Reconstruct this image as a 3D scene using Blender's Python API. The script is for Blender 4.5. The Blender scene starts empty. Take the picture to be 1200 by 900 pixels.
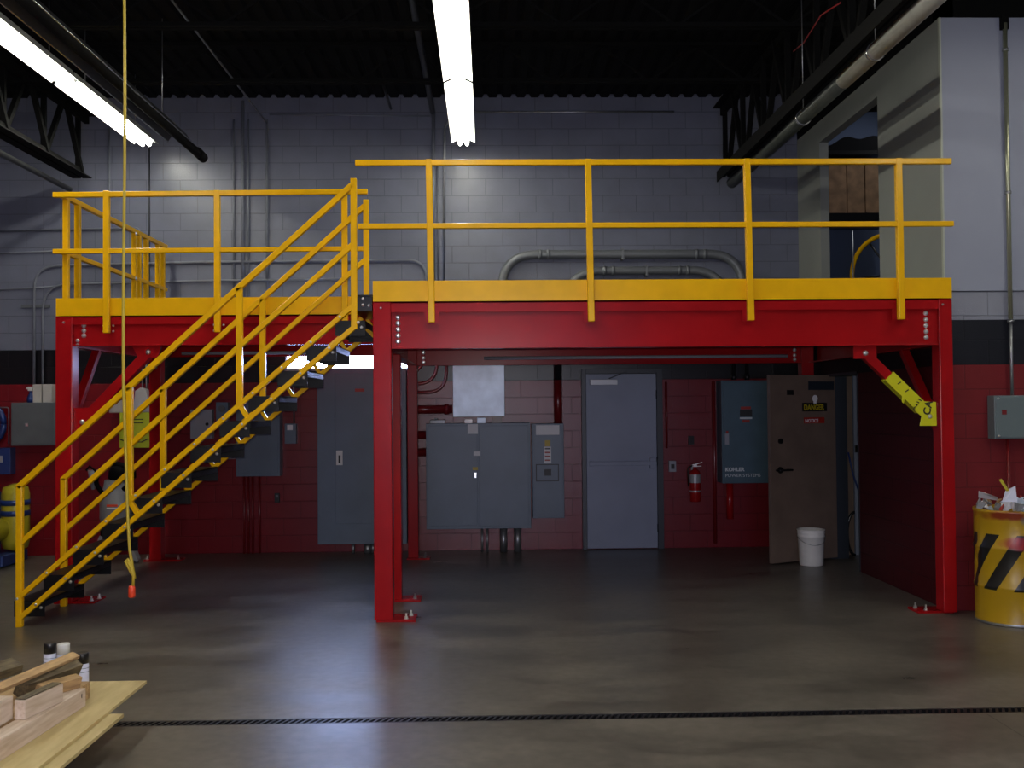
import bpy, math, random
from mathutils import Vector, Matrix
random.seed(4)
PI = math.pi
sc = bpy.context.scene
COL = sc.collection

# ------------------------------------------------------------------ camera model
CAM_H, PITCH, YAW, ROLL, FPX = 1.716, .0222, .0244, .0086, 1200.0
def cam_axes():
    cy, sy = math.cos(YAW), math.sin(YAW)
    cp, sp = math.cos(PITCH), math.sin(PITCH)
    right = Vector((cy, -sy, 0))
    fwd = Vector((sy*cp, cy*cp, sp))
    up = Vector((-sy*sp, -cy*sp, cp))
    c, s = math.cos(ROLL), math.sin(ROLL)
    return right*c - up*s, right*s + up*c, fwd
def at(px, py, Y):
    """point on the real plane y = Y seen at a pixel of the 1200x900 photograph"""
    r, u, f = cam_axes()
    d = f + r*((px-600)/FPX) - u*((py-450)/FPX)
    t = Y/d.y
    return Vector((d.x*t, Y, CAM_H + d.z*t))
BY = 12.32           # back wall
FY = 8.40            # front face of the right-hand block
SX = 3.80            # side wall

# ------------------------------------------------------------------ materials
def lin(c):
    return tuple((v/12.92 if v <= .04045 else ((v+.055)/1.055)**2.4) for v in c)
def S(r, g, b): return lin((r/255, g/255, b/255))
def mat(name, col, rough=.5, metal=0, noise=0, nscale=6, bump=0, bscale=60, coat=0, spec=.5, stretch=None, col2=None):
    m = bpy.data.materials.new(name); m.use_nodes = True
    nt = m.node_tree; b = nt.nodes['Principled BSDF']
    b.inputs['Base Color'].default_value = (*col, 1)
    b.inputs['Roughness'].default_value = rough
    b.inputs['Metallic'].default_value = metal
    b.inputs['Specular IOR Level'].default_value = spec
    b.inputs['Coat Weight'].default_value = coat
    b.inputs['Coat Roughness'].default_value = .12
    tc = nt.nodes.new('ShaderNodeTexCoord'); mp = nt.nodes.new('ShaderNodeMapping')
    nt.links.new(tc.outputs['Object'], mp.inputs['Vector'])
    if stretch: mp.inputs['Scale'].default_value = stretch
    if noise or col2:
        n = nt.nodes.new('ShaderNodeTexNoise'); n.inputs['Scale'].default_value = nscale; n.inputs['Detail'].default_value = 5
        nt.links.new(mp.outputs[0], n.inputs['Vector'])
        mx = nt.nodes.new('ShaderNodeMix'); mx.data_type = 'RGBA'
        a = col2 if col2 else tuple(v*(1-noise) for v in col)
        c2 = col if col2 else tuple(min(1, v*(1+noise)) for v in col)
        mx.inputs['A'].default_value = (*a, 1); mx.inputs['B'].default_value = (*c2, 1)
        rp = nt.nodes.new('ShaderNodeMapRange'); rp.inputs['From Min'].default_value = .3; rp.inputs['From Max'].default_value = .7
        nt.links.new(n.outputs['Fac'], rp.inputs['Value']); nt.links.new(rp.outputs[0], mx.inputs['Factor'])
        nt.links.new(mx.outputs['Result'], b.inputs['Base Color'])
    if bump:
        n = nt.nodes.new('ShaderNodeTexNoise'); n.inputs['Scale'].default_value = bscale; n.inputs['Detail'].default_value = 3
        nt.links.new(mp.outputs[0], n.inputs['Vector'])
        bp = nt.nodes.new('ShaderNodeBump'); bp.inputs['Strength'].default_value = bump; bp.inputs['Distance'].default_value = .004
        nt.links.new(n.outputs['Fac'], bp.inputs['Height']); nt.links.new(bp.outputs[0], b.inputs['Normal'])
    return m
def emis(name, col, st):
    m = bpy.data.materials.new(name); m.use_nodes = True
    b = m.node_tree.nodes['Principled BSDF']
    b.inputs['Base Color'].default_value = (.8, .8, .8, 1)
    b.inputs['Emission Color'].default_value = (*col, 1); b.inputs['Emission Strength'].default_value = st
    return m

YELLOW = (.86, .46, .002); RED = (.31, .0048, .007)
M = dict(
    yellow=mat('yellow_paint', YELLOW, .24, noise=.06, bump=.03, bscale=40, spec=.35),
    red=mat('red_steel_paint', RED, .24, noise=.10, nscale=3, bump=.06, bscale=40, spec=.17),
    black=mat('black_steel', (.006, .006, .007), .28, coat=.3),
    tread=mat('black_tread', (.005, .005, .006), .38, spec=.25, bump=.6, bscale=150),
    bolt=mat('zinc_bolt', (.85, .85, .85), .30, .85),
    galv=mat('galvanized_steel', (.34, .35, .36), .38, .8, noise=.2, nscale=8),
    wallcond=mat('grey_painted_conduit', (.155, .165, .20), .45, noise=.15),
    redcond=mat('red_painted_conduit', (.16, .008, .010), .30, coat=.3),
    blkcond=mat('black_painted_conduit', (.008, .008, .010), .4),
    panel=mat('grey_enamel_cabinet', (.108, .148, .205), .42, noise=.10, nscale=2.5),
    panel2=mat('light_steel_box', (.62, .72, .86), .36, .12, noise=.18, nscale=5),
    kohler=mat('blue_grey_enamel', (.060, .115, .155), .42, noise=.08),
    lightpanel=mat('pale_grey_enamel', (.30, .31, .36), .5),
    greybox=mat('mid_grey_enamel', (.10, .11, .12), .5, noise=.1),
    door=mat('grey_door_paint', (.24, .275, .38), .45, noise=.08, nscale=2),
    frame=mat('dark_frame_paint', (.018, .024, .034), .4),
    tan=mat('tan_door_board', (.160, .112, .086), .6, noise=.15, nscale=4),
    white=mat('white_plastic', (.70, .70, .68), .45),
    paper=mat('white_paper', (.80, .80, .82), .7),
    bucket=mat('bucket_plastic', (.82, .81, .78), .45, noise=.08),
    blacksteel=mat('black_roof_steel', (.004, .004, .004), .8, spec=.12),
    deckroof=mat('black_roof_deck', (.004, .004, .0045), .9, spec=.2),
    reflector=mat('white_reflector', (.85, .85, .80), .4),
    housing=mat('fixture_housing', (.30, .30, .29), .45),
    heater=mat('heater_hood', (.05, .05, .055), .35, .5),
    chrome=mat('polished_edge', (.55, .55, .55), .25, .9),
    duct=mat('pale_vent_tube', (.30, .30, .27), .5, noise=.15),
    ductdark=mat('dark_heater_tube', (.035, .040, .034), .55, noise=.2),
    wood=mat('pine_timber', S(222, 204, 190), .65, col2=S(190, 166, 144), nscale=3, stretch=(1.2, 14, 14), bump=.2, bscale=20),
    woodedge=mat('sawn_timber', S(200, 164, 116), .7, col2=S(150, 118, 84), nscale=5, stretch=(2, 10, 10), bump=.3, bscale=20),
    darkwood=mat('weathered_timber', S(112, 98, 72), .75, col2=S(62, 50, 38), nscale=6, stretch=(2, 9, 9), bump=.3),
    ply=mat('plywood_face', S(206, 186, 134), .6, col2=S(182, 160, 110), nscale=3, stretch=(6, 1, 6)),
    plyedge=mat('plywood_edge', S(150, 124, 92), .7),
    canwhite=mat('can_label', S(214, 216, 240), .35),
    canblack=mat('black_cap', (.006, .006, .008), .35),
    cord=mat('yellow_cord', (.50, .36, .03), .5),
    orange=mat('orange_plug', (.75, .06, .02), .45),
    tape=mat('caution_tape', (.62, .60, .01), .35),
    ink=mat('black_ink', (.008, .008, .008), .5),
    limebox=mat('lime_cover', (.46, .50, .02), .45),
    rag=mat('white_rag', (.48, .46, .47), .8, bump=.5, bscale=12),
    bluep=mat('blue_plastic', (.012, .035, .16), .4),
    yellowp=mat('yellow_plastic', (.45, .38, .02), .4),
    vacgrey=mat('vacuum_grey', (.22, .22, .24), .45),
    redext=mat('extinguisher_red', (.35, .008, .010), .25, coat=.4),
    cream=mat('cream_carton', (.50, .47, .44), .7),
    silver=mat('silver_label', (.45, .46, .48), .4, .3),
    brick=mat('brown_cardboard', (.22, .125, .065), .8, noise=.3, nscale=9),
    tarp=mat('black_tarp', (.004, .004, .005), .8, spec=.1),
    bluewall=mat('blue_grey_room_wall', (.06, .085, .16), .7),
    drywall=mat('grey_drywall', (.25, .26, .24), .7, noise=.05, nscale=2),
    redl=mat('red_letters', (.35, .02, .01), .5),
    yelll=mat('yellow_letters', (.45, .36, .01), .5),
    lettergrey=mat('pale_lettering', (.62, .68, .70), .5),
    grate=mat('cast_iron_grate', (.010, .010, .013), .4, .3),
)
TUBE = emis('fluorescent_tube', (1.0, .985, .86), 35)
LENS = emis('lit_lens', (.44, .56, 1.0), 54)

def nodes_wall(name, axis, bands, mortar_dark=.55, rough=.5, row=.2032, wid=.4064, boff=(0, 0), spec=.5):
    """painted block wall: bands = [(z_below, colour), ...] from the floor up"""
    m = bpy.data.materials.new(name); m.use_nodes = True
    nt = m.node_tree; N = nt.nodes; L = nt.links; b = N['Principled BSDF']
    geo = N.new('ShaderNodeNewGeometry'); sp = N.new('ShaderNodeSeparateXYZ'); L.new(geo.outputs['Position'], sp.inputs[0])
    ax = N.new('ShaderNodeMath'); ax.operation = 'ADD'; ax.inputs[1].default_value = boff[0]+40.64
    L.new(sp.outputs[axis], ax.inputs[0])
    az = N.new('ShaderNodeMath'); az.operation = 'ADD'; az.inputs[1].default_value = boff[1]
    L.new(sp.outputs['Z'], az.inputs[0])
    cb = N.new('ShaderNodeCombineXYZ'); L.new(ax.outputs[0], cb.inputs[0]); L.new(az.outputs[0], cb.inputs[1])
    br = N.new('ShaderNodeTexBrick'); L.new(cb.outputs[0], br.inputs['Vector'])
    br.inputs['Scale'].default_value = 1; br.inputs['Brick Width'].default_value = wid; br.inputs['Row Height'].default_value = row
    br.inputs['Mortar Size'].default_value = .0055; br.inputs['Mortar Smooth'].default_value = .35
    br.offset = .5
    # paint bands by height
    prev = None
    for z, c in bands:
        if prev is None:
            rgb = N.new('ShaderNodeRGB'); rgb.outputs[0].default_value = (*c, 1); prev = rgb.outputs[0]; pz = z; continue
        g = N.new('ShaderNodeMath'); g.operation = 'GREATER_THAN'; g.inputs[1].default_value = pz
        L.new(sp.outputs['Z'], g.inputs[0])
        mx = N.new('ShaderNodeMix'); mx.data_type = 'RGBA'; mx.inputs['B'].default_value = (*c, 1)
        L.new(g.outputs[0], mx.inputs['Factor']); L.new(prev, mx.inputs['A']); prev = mx.outputs['Result']; pz = z
    no = N.new('ShaderNodeTexNoise'); no.inputs['Scale'].default_value = 3.5; no.inputs['Detail'].default_value = 6
    L.new(geo.outputs['Position'], no.inputs['Vector'])
    mr = N.new('ShaderNodeMapRange'); mr.inputs['From Min'].default_value = .3; mr.inputs['From Max'].default_value = .7
    mr.inputs['To Min'].default_value = .92; mr.inputs['To Max'].default_value = 1.08; L.new(no.outputs['Fac'], mr.inputs['Value'])
    md = N.new('ShaderNodeMapRange'); md.inputs['To Min'].default_value = 1; md.inputs['To Max'].default_value = mortar_dark
    L.new(br.outputs['Fac'], md.inputs['Value'])
    mul = N.new('ShaderNodeMath'); mul.operation = 'MULTIPLY'; L.new(mr.outputs[0], mul.inputs[0]); L.new(md.outputs[0], mul.inputs[1])
    vs = N.new('ShaderNodeVectorMath'); vs.operation = 'SCALE'; L.new(prev, vs.inputs[0]); L.new(mul.outputs[0], vs.inputs['Scale'])
    L.new(vs.outputs[0], b.inputs['Base Color'])
    b.inputs['Roughness'].default_value = rough; b.inputs['Specular IOR Level'].default_value = spec
    fine = N.new('ShaderNodeTexNoise'); fine.inputs['Scale'].default_value = 90; fine.inputs['Detail'].default_value = 3
    L.new(geo.outputs['Position'], fine.inputs['Vector'])
    hh = N.new('ShaderNodeMath'); hh.operation = 'MULTIPLY_ADD'; hh.inputs[1].default_value = -1.2
    L.new(br.outputs['Fac'], hh.inputs[0])
    fm = N.new('ShaderNodeMath'); fm.operation = 'MULTIPLY'; fm.inputs[1].default_value = .5; L.new(fine.outputs['Fac'], fm.inputs[0])
    L.new(fm.outputs[0], hh.inputs[2])
    bp = N.new('ShaderNodeBump'); bp.inputs['Strength'].default_value = .5; bp.inputs['Distance'].default_value = .005
    L.new(hh.outputs[0], bp.inputs['Height']); L.new(bp.outputs[0], b.inputs['Normal'])
    return m
GREYW = (.150, .160, .215); BLACKW = (.0035, .0035, .005); REDW = (.17, .0045, .009)
M['wall_back'] = nodes_wall('painted_block_back', 'X', [(2.032, REDW), (2.438, BLACKW), (9, GREYW)], rough=.30, mortar_dark=.70, spec=.45)
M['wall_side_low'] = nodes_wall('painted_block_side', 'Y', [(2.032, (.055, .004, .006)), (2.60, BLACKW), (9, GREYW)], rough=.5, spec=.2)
M['wall_front'] = nodes_wall('painted_block_front', 'X', [(2.032, (.150, .012, .016)), (2.405, (.008, .009, .015)), (9, (.25, .26, .31))], rough=.5, spec=.25, mortar_dark=.7, boff=(.1, 0))
M['dry_front'] = mat('pale_grey_drywall', (.29, .31, .39), .6, noise=.04, nscale=1.5)

def floor_mat():
    m = bpy.data.materials.new('sealed_concrete'); m.use_nodes = True
    nt = m.node_tree; N = nt.nodes; L = nt.links; b = N['Principled BSDF']
    geo = N.new('ShaderNodeNewGeometry'); sp = N.new('ShaderNodeSeparateXYZ'); L.new(geo.outputs['Position'], sp.inputs[0])
    mp = N.new('ShaderNodeMapping'); mp.inputs['Scale'].default_value = (.8, 1.6, 1); L.new(geo.outputs['Position'], mp.inputs['Vector'])
    n1 = N.new('ShaderNodeTexNoise'); n1.inputs['Scale'].default_value = 1.3; n1.inputs['Detail'].default_value = 9; n1.inputs['Roughness'].default_value = .62
    n1.inputs['Distortion'].default_value = .15
    L.new(mp.outputs[0], n1.inputs['Vector'])
    cr = N.new('ShaderNodeValToRGB'); e = cr.color_ramp.elements
    e[0].position = .32; e[0].color = (.070, .062, .054, 1); e[1].position = .68; e[1].color = (.158, .138, .118, 1)
    x = cr.color_ramp.elements.new(.5); x.color = (.112, .099, .086, 1)
    L.new(n1.outputs['Fac'], cr.inputs['Fac'])
    n2 = N.new('ShaderNodeTexNoise'); n2.inputs['Scale'].default_value = 14; n2.inputs['Detail'].default_value = 6; L.new(geo.outputs['Position'], n2.inputs['Vector'])
    m2 = N.new('ShaderNodeMapRange'); m2.inputs['From Min'].default_value = .3; m2.inputs['From Max'].default_value = .7
    m2.inputs['To Min'].default_value = .82; m2.inputs['To Max'].default_value = 1.18; L.new(n2.outputs['Fac'], m2.inputs['Value'])
    # saw-cut joint in the slab nearest the camera
    d = N.new('ShaderNodeMath'); d.operation = 'SUBTRACT'; d.inputs[1].default_value = 2.74; L.new(sp.outputs['X'], d.inputs[0])
    ab = N.new('ShaderNodeMath'); ab.operation = 'ABSOLUTE'; L.new(d.outputs[0], ab.inputs[0])
    lt = N.new('ShaderNodeMath'); lt.operation = 'LESS_THAN'; lt.inputs[1].default_value = .004; L.new(ab.outputs[0], lt.inputs[0])
    ly = N.new('ShaderNodeMath'); ly.operation = 'LESS_THAN'; ly.inputs[1].default_value = 5.62; L.new(sp.outputs['Y'], ly.inputs[0])
    j = N.new('ShaderNodeMath'); j.operation = 'MULTIPLY'; L.new(lt.outputs[0], j.inputs[0]); L.new(ly.outputs[0], j.inputs[1])
    jm = N.new('ShaderNodeMath'); jm.operation = 'MULTIPLY_ADD'; jm.inputs[1].default_value = -.7; jm.inputs[2].default_value = 1; L.new(j.outputs[0], jm.inputs[0])
    mm = N.new('ShaderNodeMath'); mm.operation = 'MULTIPLY'; L.new(m2.outputs[0], mm.inputs[0]); L.new(jm.outputs[0], mm.inputs[1])
    vs = N.new('ShaderNodeVectorMath'); vs.operation = 'SCALE'; L.new(cr.outputs[0], vs.inputs[0]); L.new(mm.outputs[0], vs.inputs['Scale'])
    L.new(vs.outputs[0], b.inputs['Base Color'])
    mr = N.new('ShaderNodeMapRange'); mr.inputs['From Min'].default_value = .3; mr.inputs['From Max'].default_value = .7
    mr.inputs['To Min'].default_value = .27; mr.inputs['To Max'].default_value = .42; L.new(n1.outputs['Fac'], mr.inputs['Value'])
    L.new(mr.outputs[0], b.inputs['Roughness'])
    bp = N.new('ShaderNodeBump'); bp.inputs['Strength'].default_value = .15; bp.inputs['Distance'].default_value = .003
    L.new(n2.outputs['Fac'], bp.inputs['Height']); L.new(bp.outputs[0], b.inputs['Normal'])
    b.inputs['Specular IOR Level'].default_value = .5
    return m
M['floor'] = floor_mat()

# ------------------------------------------------------------------ mesh helpers
class MB:
    def __init__(s): s.v = []; s.f = []; s.sm = []; s.mi = []; s.cur = 0
    def add(s, vs, fs, smooth=False):
        n = len(s.v); s.v += [tuple(p) for p in vs]
        for f in fs: s.f.append(tuple(i+n for i in f)); s.sm.append(smooth); s.mi.append(s.cur)
        return s
    def box(s, x0, x1, y0, y1, z0, z1):
        x0, x1 = sorted((x0, x1)); y0, y1 = sorted((y0, y1)); z0, z1 = sorted((z0, z1))
        vs = [(x, y, z) for z in (z0, z1) for y in (y0, y1) for x in (x0, x1)]
        return s.add(vs, [(0, 2, 3, 1), (4, 5, 7, 6), (0, 1, 5, 4), (2, 6, 7, 3), (0, 4, 6, 2), (1, 3, 7, 5)])
    def bar(s, p0, p1, w, h, up=(0, 0, 1)):
        p0 = Vector(p0); p1 = Vector(p1); d = (p1-p0).normalized(); up = Vector(up)
        side = d.cross(up)
        if side.length < 1e-4: side = d.cross(Vector((0, 1, 0)))
        side.normalize(); u = side.cross(d).normalized()
        vs = []
        for p in (p0, p1):
            for a, b in ((-1, -1), (1, -1), (1, 1), (-1, 1)): vs.append(p + side*(a*w/2) + u*(b*h/2))
        return s.add(vs, [(0, 3, 2, 1), (4, 5, 6, 7), (0, 1, 5, 4), (1, 2, 6, 5), (2, 3, 7, 6), (3, 0, 4, 7)])
    def tube(s, pts, r, n=12, cap=True):
        pts = [Vector(p) for p in pts]; rings = []
        rad = r if isinstance(r, (list, tuple)) else [r]*len(pts)
        t = (pts[1]-pts[0]).normalized(); ref = Vector((0, 0, 1)) if abs(t.z) < .9 else Vector((1, 0, 0))
        a = t.cross(ref).normalized(); base = len(s.v); vs = []
        for i, p in enumerate(pts):
            t = (pts[min(i+1, len(pts)-1)]-pts[max(i-1, 0)]).normalized()
            a = (a - t*a.dot(t)).normalized(); b = t.cross(a)
            for k in range(n):
                an = 2*PI*k/n; vs.append(p + (a*math.cos(an)+b*math.sin(an))*rad[i])
        fs = []
        for i in range(len(pts)-1):
            for k in range(n):
                fs.append((i*n+k, i*n+(k+1) % n, (i+1)*n+(k+1) % n, (i+1)*n+k))
        s.add(vs, fs, True)
        if cap:
            m = len(pts)
            s.f.append(tuple(base+k for k in reversed(range(n)))); s.sm.append(False); s.mi.append(s.cur)
            s.f.append(tuple(base+(m-1)*n+k for k in range(n))); s.sm.append(False); s.mi.append(s.cur)
        return s
    def lathe(s, prof, c, n=28, axis='Z', caps=True):
        vs = []; m = len(prof)
        for r, h in prof:
            for k in range(n):
                an = 2*PI*k/n; x, y = r*math.cos(an), r*math.sin(an)
                p = (x, y, h) if axis == 'Z' else ((x, h, y) if axis == 'Y' else (h, x, y))
                vs.append((p[0]+c[0], p[1]+c[1], p[2]+c[2]))
        fs = [(i*n+k, i*n+(k+1) % n, (i+1)*n+(k+1) % n, (i+1)*n+k) for i in range(m-1) for k in range(n)]
        base = len(s.v); s.add(vs, fs, True)
        if caps:
            s.f.append(tuple(base+k for k in reversed(range(n)))); s.sm.append(False); s.mi.append(s.cur)
            s.f.append(tuple(base+(m-1)*n+k for k in range(n))); s.sm.append(False); s.mi.append(s.cur)
        return s
    def prism(s, poly, y0, y1):
        """polygon in XZ extruded along Y"""
        n = len(poly); vs = [(x, y0, z) for x, z in poly]+[(x, y1, z) for x, z in poly]
        fs = [tuple(range(n)), tuple(n+k for k in reversed(range(n)))]+[(k, n+k, n+(k+1) % n, (k+1) % n) for k in range(n)]
        return s.add(vs, fs)
    def build(s, name, m, parent=None, bev=0, hold=None):
        me = bpy.data.meshes.new(name); me.from_pydata(s.v, [], s.f)
        me.polygons.foreach_set('use_smooth', s.sm)
        ms = m if isinstance(m, (list, tuple)) else [m]
        for x in ms: me.materials.append(x)
        if len(ms) > 1: me.polygons.foreach_set('material_index', s.mi)
        import bmesh
        bm = bmesh.new(); bm.from_mesh(me); bmesh.ops.recalc_face_normals(bm, faces=bm.faces); bm.to_mesh(me); bm.free()
        me.update()
        o = bpy.data.objects.new(name, me); COL.objects.link(o)
        if parent is not None:
            o.parent = parent
            if parent.type == 'EMPTY': o.location = -parent.location
        if bev:
            b = o.modifiers.new('bevel', 'BEVEL'); b.width = bev; b.segments = 2; b.limit_method = 'ANGLE'; b.angle_limit = .7
        return o
def tag(o, label, cat, group=None, kind=None):
    o['label'] = label; o['category'] = cat
    if group: o['group'] = group
    if kind: o['kind'] = kind
    return o
def thing(name, label, cat, loc, group=None):
    o = bpy.data.objects.new(name, None); COL.objects.link(o); o.location = loc; o.empty_display_size = .1
    return tag(o, label, cat, group)
def struct(o): o['kind'] = 'structure'; return o
def box(name, m, d, parent=None, bev=0): return MB().box(*d).build(name, m, parent, bev)
def path(pts, r, seg=7):
    """round the corners of a polyline"""
    P = [Vector(p) for p in pts]; out = [P[0]]
    for i in range(1, len(P)-1):
        a = (P[i-1]-P[i]); b = (P[i+1]-P[i]); rr = min(r, a.length*.49, b.length*.49)
        a.normalize(); b.normalize(); p0 = P[i]+a*rr; p1 = P[i]+b*rr
        for k in range(seg+1):
            t = k/seg; out.append(p0*(1-t)**2+P[i]*2*t*(1-t)+p1*t*t)
    out.append(P[-1]); return out
def bolt(parent, p, r=.011, d='Y', h=.014, name='bolt'):
    b = MB(); s = -1
    prof = [(r*1.35, 0), (r*1.35, .003), (r, .004), (r*.98, h*.8), (r*.6, h)]
    if d == 'Y': b.lathe([(q, -z) for q, z in prof], p, 8, 'Y')
    elif d == 'Z': b.lathe(prof, p, 8, 'Z')
    else: b.lathe([(q, d*z) for q, z in prof], p, 8, 'X')
    return b.build(name, M['bolt'], parent)
def text(name, body, size, m, loc, rot, parent=None, ext=.001, bold=0, sx=1):
    c = bpy.data.curves.new(name, 'FONT'); c.body = body; c.size = size; c.extrude = ext; c.offset = bold
    t = bpy.data.objects.new(name, c); COL.objects.link(t)
    bpy.context.view_layer.update()
    me = bpy.data.meshes.new_from_object(t.evaluated_get(bpy.context.evaluated_depsgraph_get()))
    bpy.data.objects.remove(t)
    X = Matrix.Translation(Vector(loc)) @ rot.to_4x4() @ Matrix.Diagonal((sx, 1, 1, 1)); me.transform(X)
    me.materials.clear(); me.materials.append(m)
    o = bpy.data.objects.new(name, me); COL.objects.link(o)
    if parent is not None:
        o.parent = parent
        if parent.type == 'EMPTY': o.location = -parent.location
    return o
FACE = Matrix.Rotation(PI/2, 3, 'X')      # text facing the camera (-Y)

# ------------------------------------------------------------------ the room
X0, XR, YB0 = -7.4, 7.2, -4.6
ROOF = 5.46
fl = MB().box(X0, XR+.2, YB0, 5.64, -.12, 0).box(X0, XR+.2, 5.74, 14.2, -.12, 0).box(X0, XR+.2, 5.64, 5.74, -.12, -.06)
struct(fl.build('floor', M['floor']))
struct(box('wall_back', M['wall_back'], (X0, SX+.2, BY, BY+.2, 0, ROOF+.15)))
M['wall_plain'] = nodes_wall('painted_block_left', 'Y', [(2.032, REDW), (2.438, BLACKW), (9, GREYW)])
struct(box('wall_left', M['wall_plain'], (X0-.2, X0, YB0, BY+.2, 0, ROOF+.15)))
struct(box('wall_right', M['drywall'], (XR, XR+.2, YB0, 14.4, 0, ROOF+.15)))
# side wall of the room on the right, two storeys, with a doorway in each
lo = MB(); d0, d1, dh = 10.41, 11.35, 2.05
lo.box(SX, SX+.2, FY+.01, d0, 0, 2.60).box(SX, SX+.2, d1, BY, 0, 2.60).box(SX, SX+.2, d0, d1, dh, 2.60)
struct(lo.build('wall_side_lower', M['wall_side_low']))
up = MB(); u0, u1, uh = 9.75, 11.49, 4.69
up.box(SX-.006, SX+.1, FY-.014, u0, 2.645, 4.93).box(SX, SX+.1, u1, BY, 2.60, 4.93).box(SX, SX+.1, u0, u1, uh, 4.93)
struct(up.build('wall_side_upper', M['drywall']))
struct(box('wall_front_lower', M['wall_front'], (SX+.001, XR, FY, FY+.2, 0, 2.64)))
struct(box('wall_front_upper', M['dry_front'], (SX-.002, XR, FY-.018, FY+.18, 2.645, 4.93)))
struct(box('trim_1', mat('corner_bead', (.42, .44, .36), .5), (SX-.010, SX+.004, FY-.026, FY+.004, 2.645, 4.93)))
struct(box('floor_upper_room', M['blacksteel'], (SX+.1, XR, FY+.2, 12.94, 2.55, 2.66)))
struct(box('trim_2', M['blacksteel'], (SX, SX+.12, FY, BY, 4.94, ROOF)))
struct(box('trim_3', M['blacksteel'], (SX, XR, FY, FY+.12, 4.94, ROOF)))
struct(box('wall_upper_room', M['bluewall'], (SX+.2, XR, 12.95, 13.15, 0, ROOF)))
# corrugated roof deck
rf = MB(); prof = []; x = X0-.2; k = 0
while x < XR+.3:
    prof += [(x, ROOF), (x+.09, ROOF), (x+.11, ROOF+.04), (x+.15, ROOF+.04)]; x += .17
n = len(prof); vs = [(a, YB0, z) for a, z in prof]+[(a, 14.4, z) for a, z in prof]
rf.add(vs, [(k, k+1, n+k+1, n+k) for k in range(n-1)]); rf.box(X0-.2, XR+.3, YB0, 14.4, ROOF+.05, ROOF+.1)
struct(rf.build('ceiling', M['deckroof']))
# wall behind the camera with an open overhead door bay (daylight comes in there)
wf = MB(); wf.box(X0, -1.9, YB0-.2, YB0, 0, ROOF).box(2.3, XR, YB0-.2, YB0, 0, ROOF).box(-1.9, 2.3, YB0-.2, YB0, 3.4, ROOF)
struct(wf.build('wall_front_street', M['wall_front']))

# trench drain
g = MB(); g.cur = 0
yd0, yd1 = 5.645, 5.735
g.box(-4.6, 5.4, yd0, yd0+.012, -.03, -.001); g.box(-4.6, 5.4, yd1-.012, yd1, -.03, -.001)
k = 0; x = -4.6
while x < 5.36:
    g.bar((x, yd0+.006, -.012), (x+.034, yd1-.006, -.012), .014, .022); x += .036
tag(g.build('drain_grate', M['grate']), 'black slotted trench drain grate running across the concrete floor', 'drain grate')

# ------------------------------------------------------------------ mezzanine
def column(parent, x0, x1, y0, ztop, plate, pb):
    c = MB().box(x0, x1, y0, y0+.15, .018, ztop).build('column', M['red'], parent, .006)
    p = MB().box(plate[0], plate[1], plate[2], plate[3], 0, .018).build('base_plate', M['red'], c, .002)
    for q in pb:
        bb = MB().lathe([(.020, .018), (.020, .021), (.015, .021), (.015, .036), (.008, .036), (.008, .062)], (q[0], q[1], 0), 8)
        bb.build('anchor_bolt', M['bolt'], c)
    return c
def beam(parent, x0, x1, y0, zb, zt, lip=.085, name='beam', depth=.10):
    """channel seen from -Y: top angle flush with y0, web set back, bottom flange"""
    b = MB()
    b.box(x0, x1, y0, y0+.012, zt-lip, zt).box(x0, x1, y0, y0+depth, zt-.012, zt)
    b.box(x0, x1, y0+.034, y0+.044, zb, zt-.012).box(x0, x1, y0+.004, y0+depth, zb, zb+.011)
    return b.build(name, M['red'], parent, .0015)
# --- right platform
RP = thing('mezzanine_platform', 'taller right part of the red steel mezzanine, spanning the open bay to the side wall', 'mezzanine', (1.45, 8.3, 0))
CL = column(RP, -.915, -.768, 8.25, 2.568, (-.90, -.587, 8.25, 8.50), [(-.665, 8.30), (-.635, 8.42)])
CR = column(RP, 3.688, 3.798, 8.248, 2.568, (3.500, 3.798, 8.31, 8.52), [(3.585, 8.36), (3.54, 8.46)])
CB = column(RP, -.905, -.79, 11.62, 2.55, (-.92, -.66, 11.60, 11.82), [(-.72, 11.65), (-.72, 11.76)])
CBR = column(RP, 3.60, 3.74, 11.62, 2.55, (3.50, 3.79, 11.60, 11.82), [(3.53, 11.65)])
B1 = beam(RP, -.768, 3.688, 8.25, 2.19, 2.568)
for z in (2.445, 2.398, 2.348, 2.298, 2.250): bolt(B1, (-.716, 8.284, z), .016)
for z in (2.452, 2.400, 2.352, 2.302, 2.254): bolt(B1, (3.595, 8.284, z), .016)
bolt(B1, (-.85, 8.25, 2.52), .007); bolt(B1, (3.72, 8.248, 2.52), .007)
B2 = beam(RP, -.79, 3.60, 11.62, 2.19, 2.50)
for z in (2.40, 2.34, 2.28, 2.23):
    bolt(B2, (-.72, 11.654, z), .017); bolt(B2, (3.53, 11.654, z), .017)
MB().box(-.905, -.80, 8.40, 11.62, 2.19, 2.205).box(-.905, -.895, 8.40, 11.62, 2.205, 2.55).box(-.905, -.80, 8.40, 11.62, 2.535, 2.55).build('side_beam', M['red'], RP)
MB().box(3.69, 3.79, 8.40, 11.62, 2.19, 2.205).box(3.78, 3.79, 8.40, 11.62, 2.205, 2.55).box(3.69, 3.79, 8.40, 11.62, 2.535, 2.55).build('side_beam', M['red'], RP)
for k in range(4):
    yy = 8.85+k*.72
    MB().box(-.80, 3.69, yy, yy+.05, 2.535, 2.55).box(-.80, 3.69, yy, yy+.05, 2.36, 2.372).box(-.80, 3.69, yy+.02, yy+.028, 2.37, 2.54).build('joist', M['red'], RP)
box('deck', M['blacksteel'], (-.905, 3.79, 8.262, 12.10, 2.570, 2.635), RP)
box('toe_board', M['yellow'], (-.912, 3.793, 8.236, 8.246, 2.570, 2.737), RP, .001)
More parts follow.
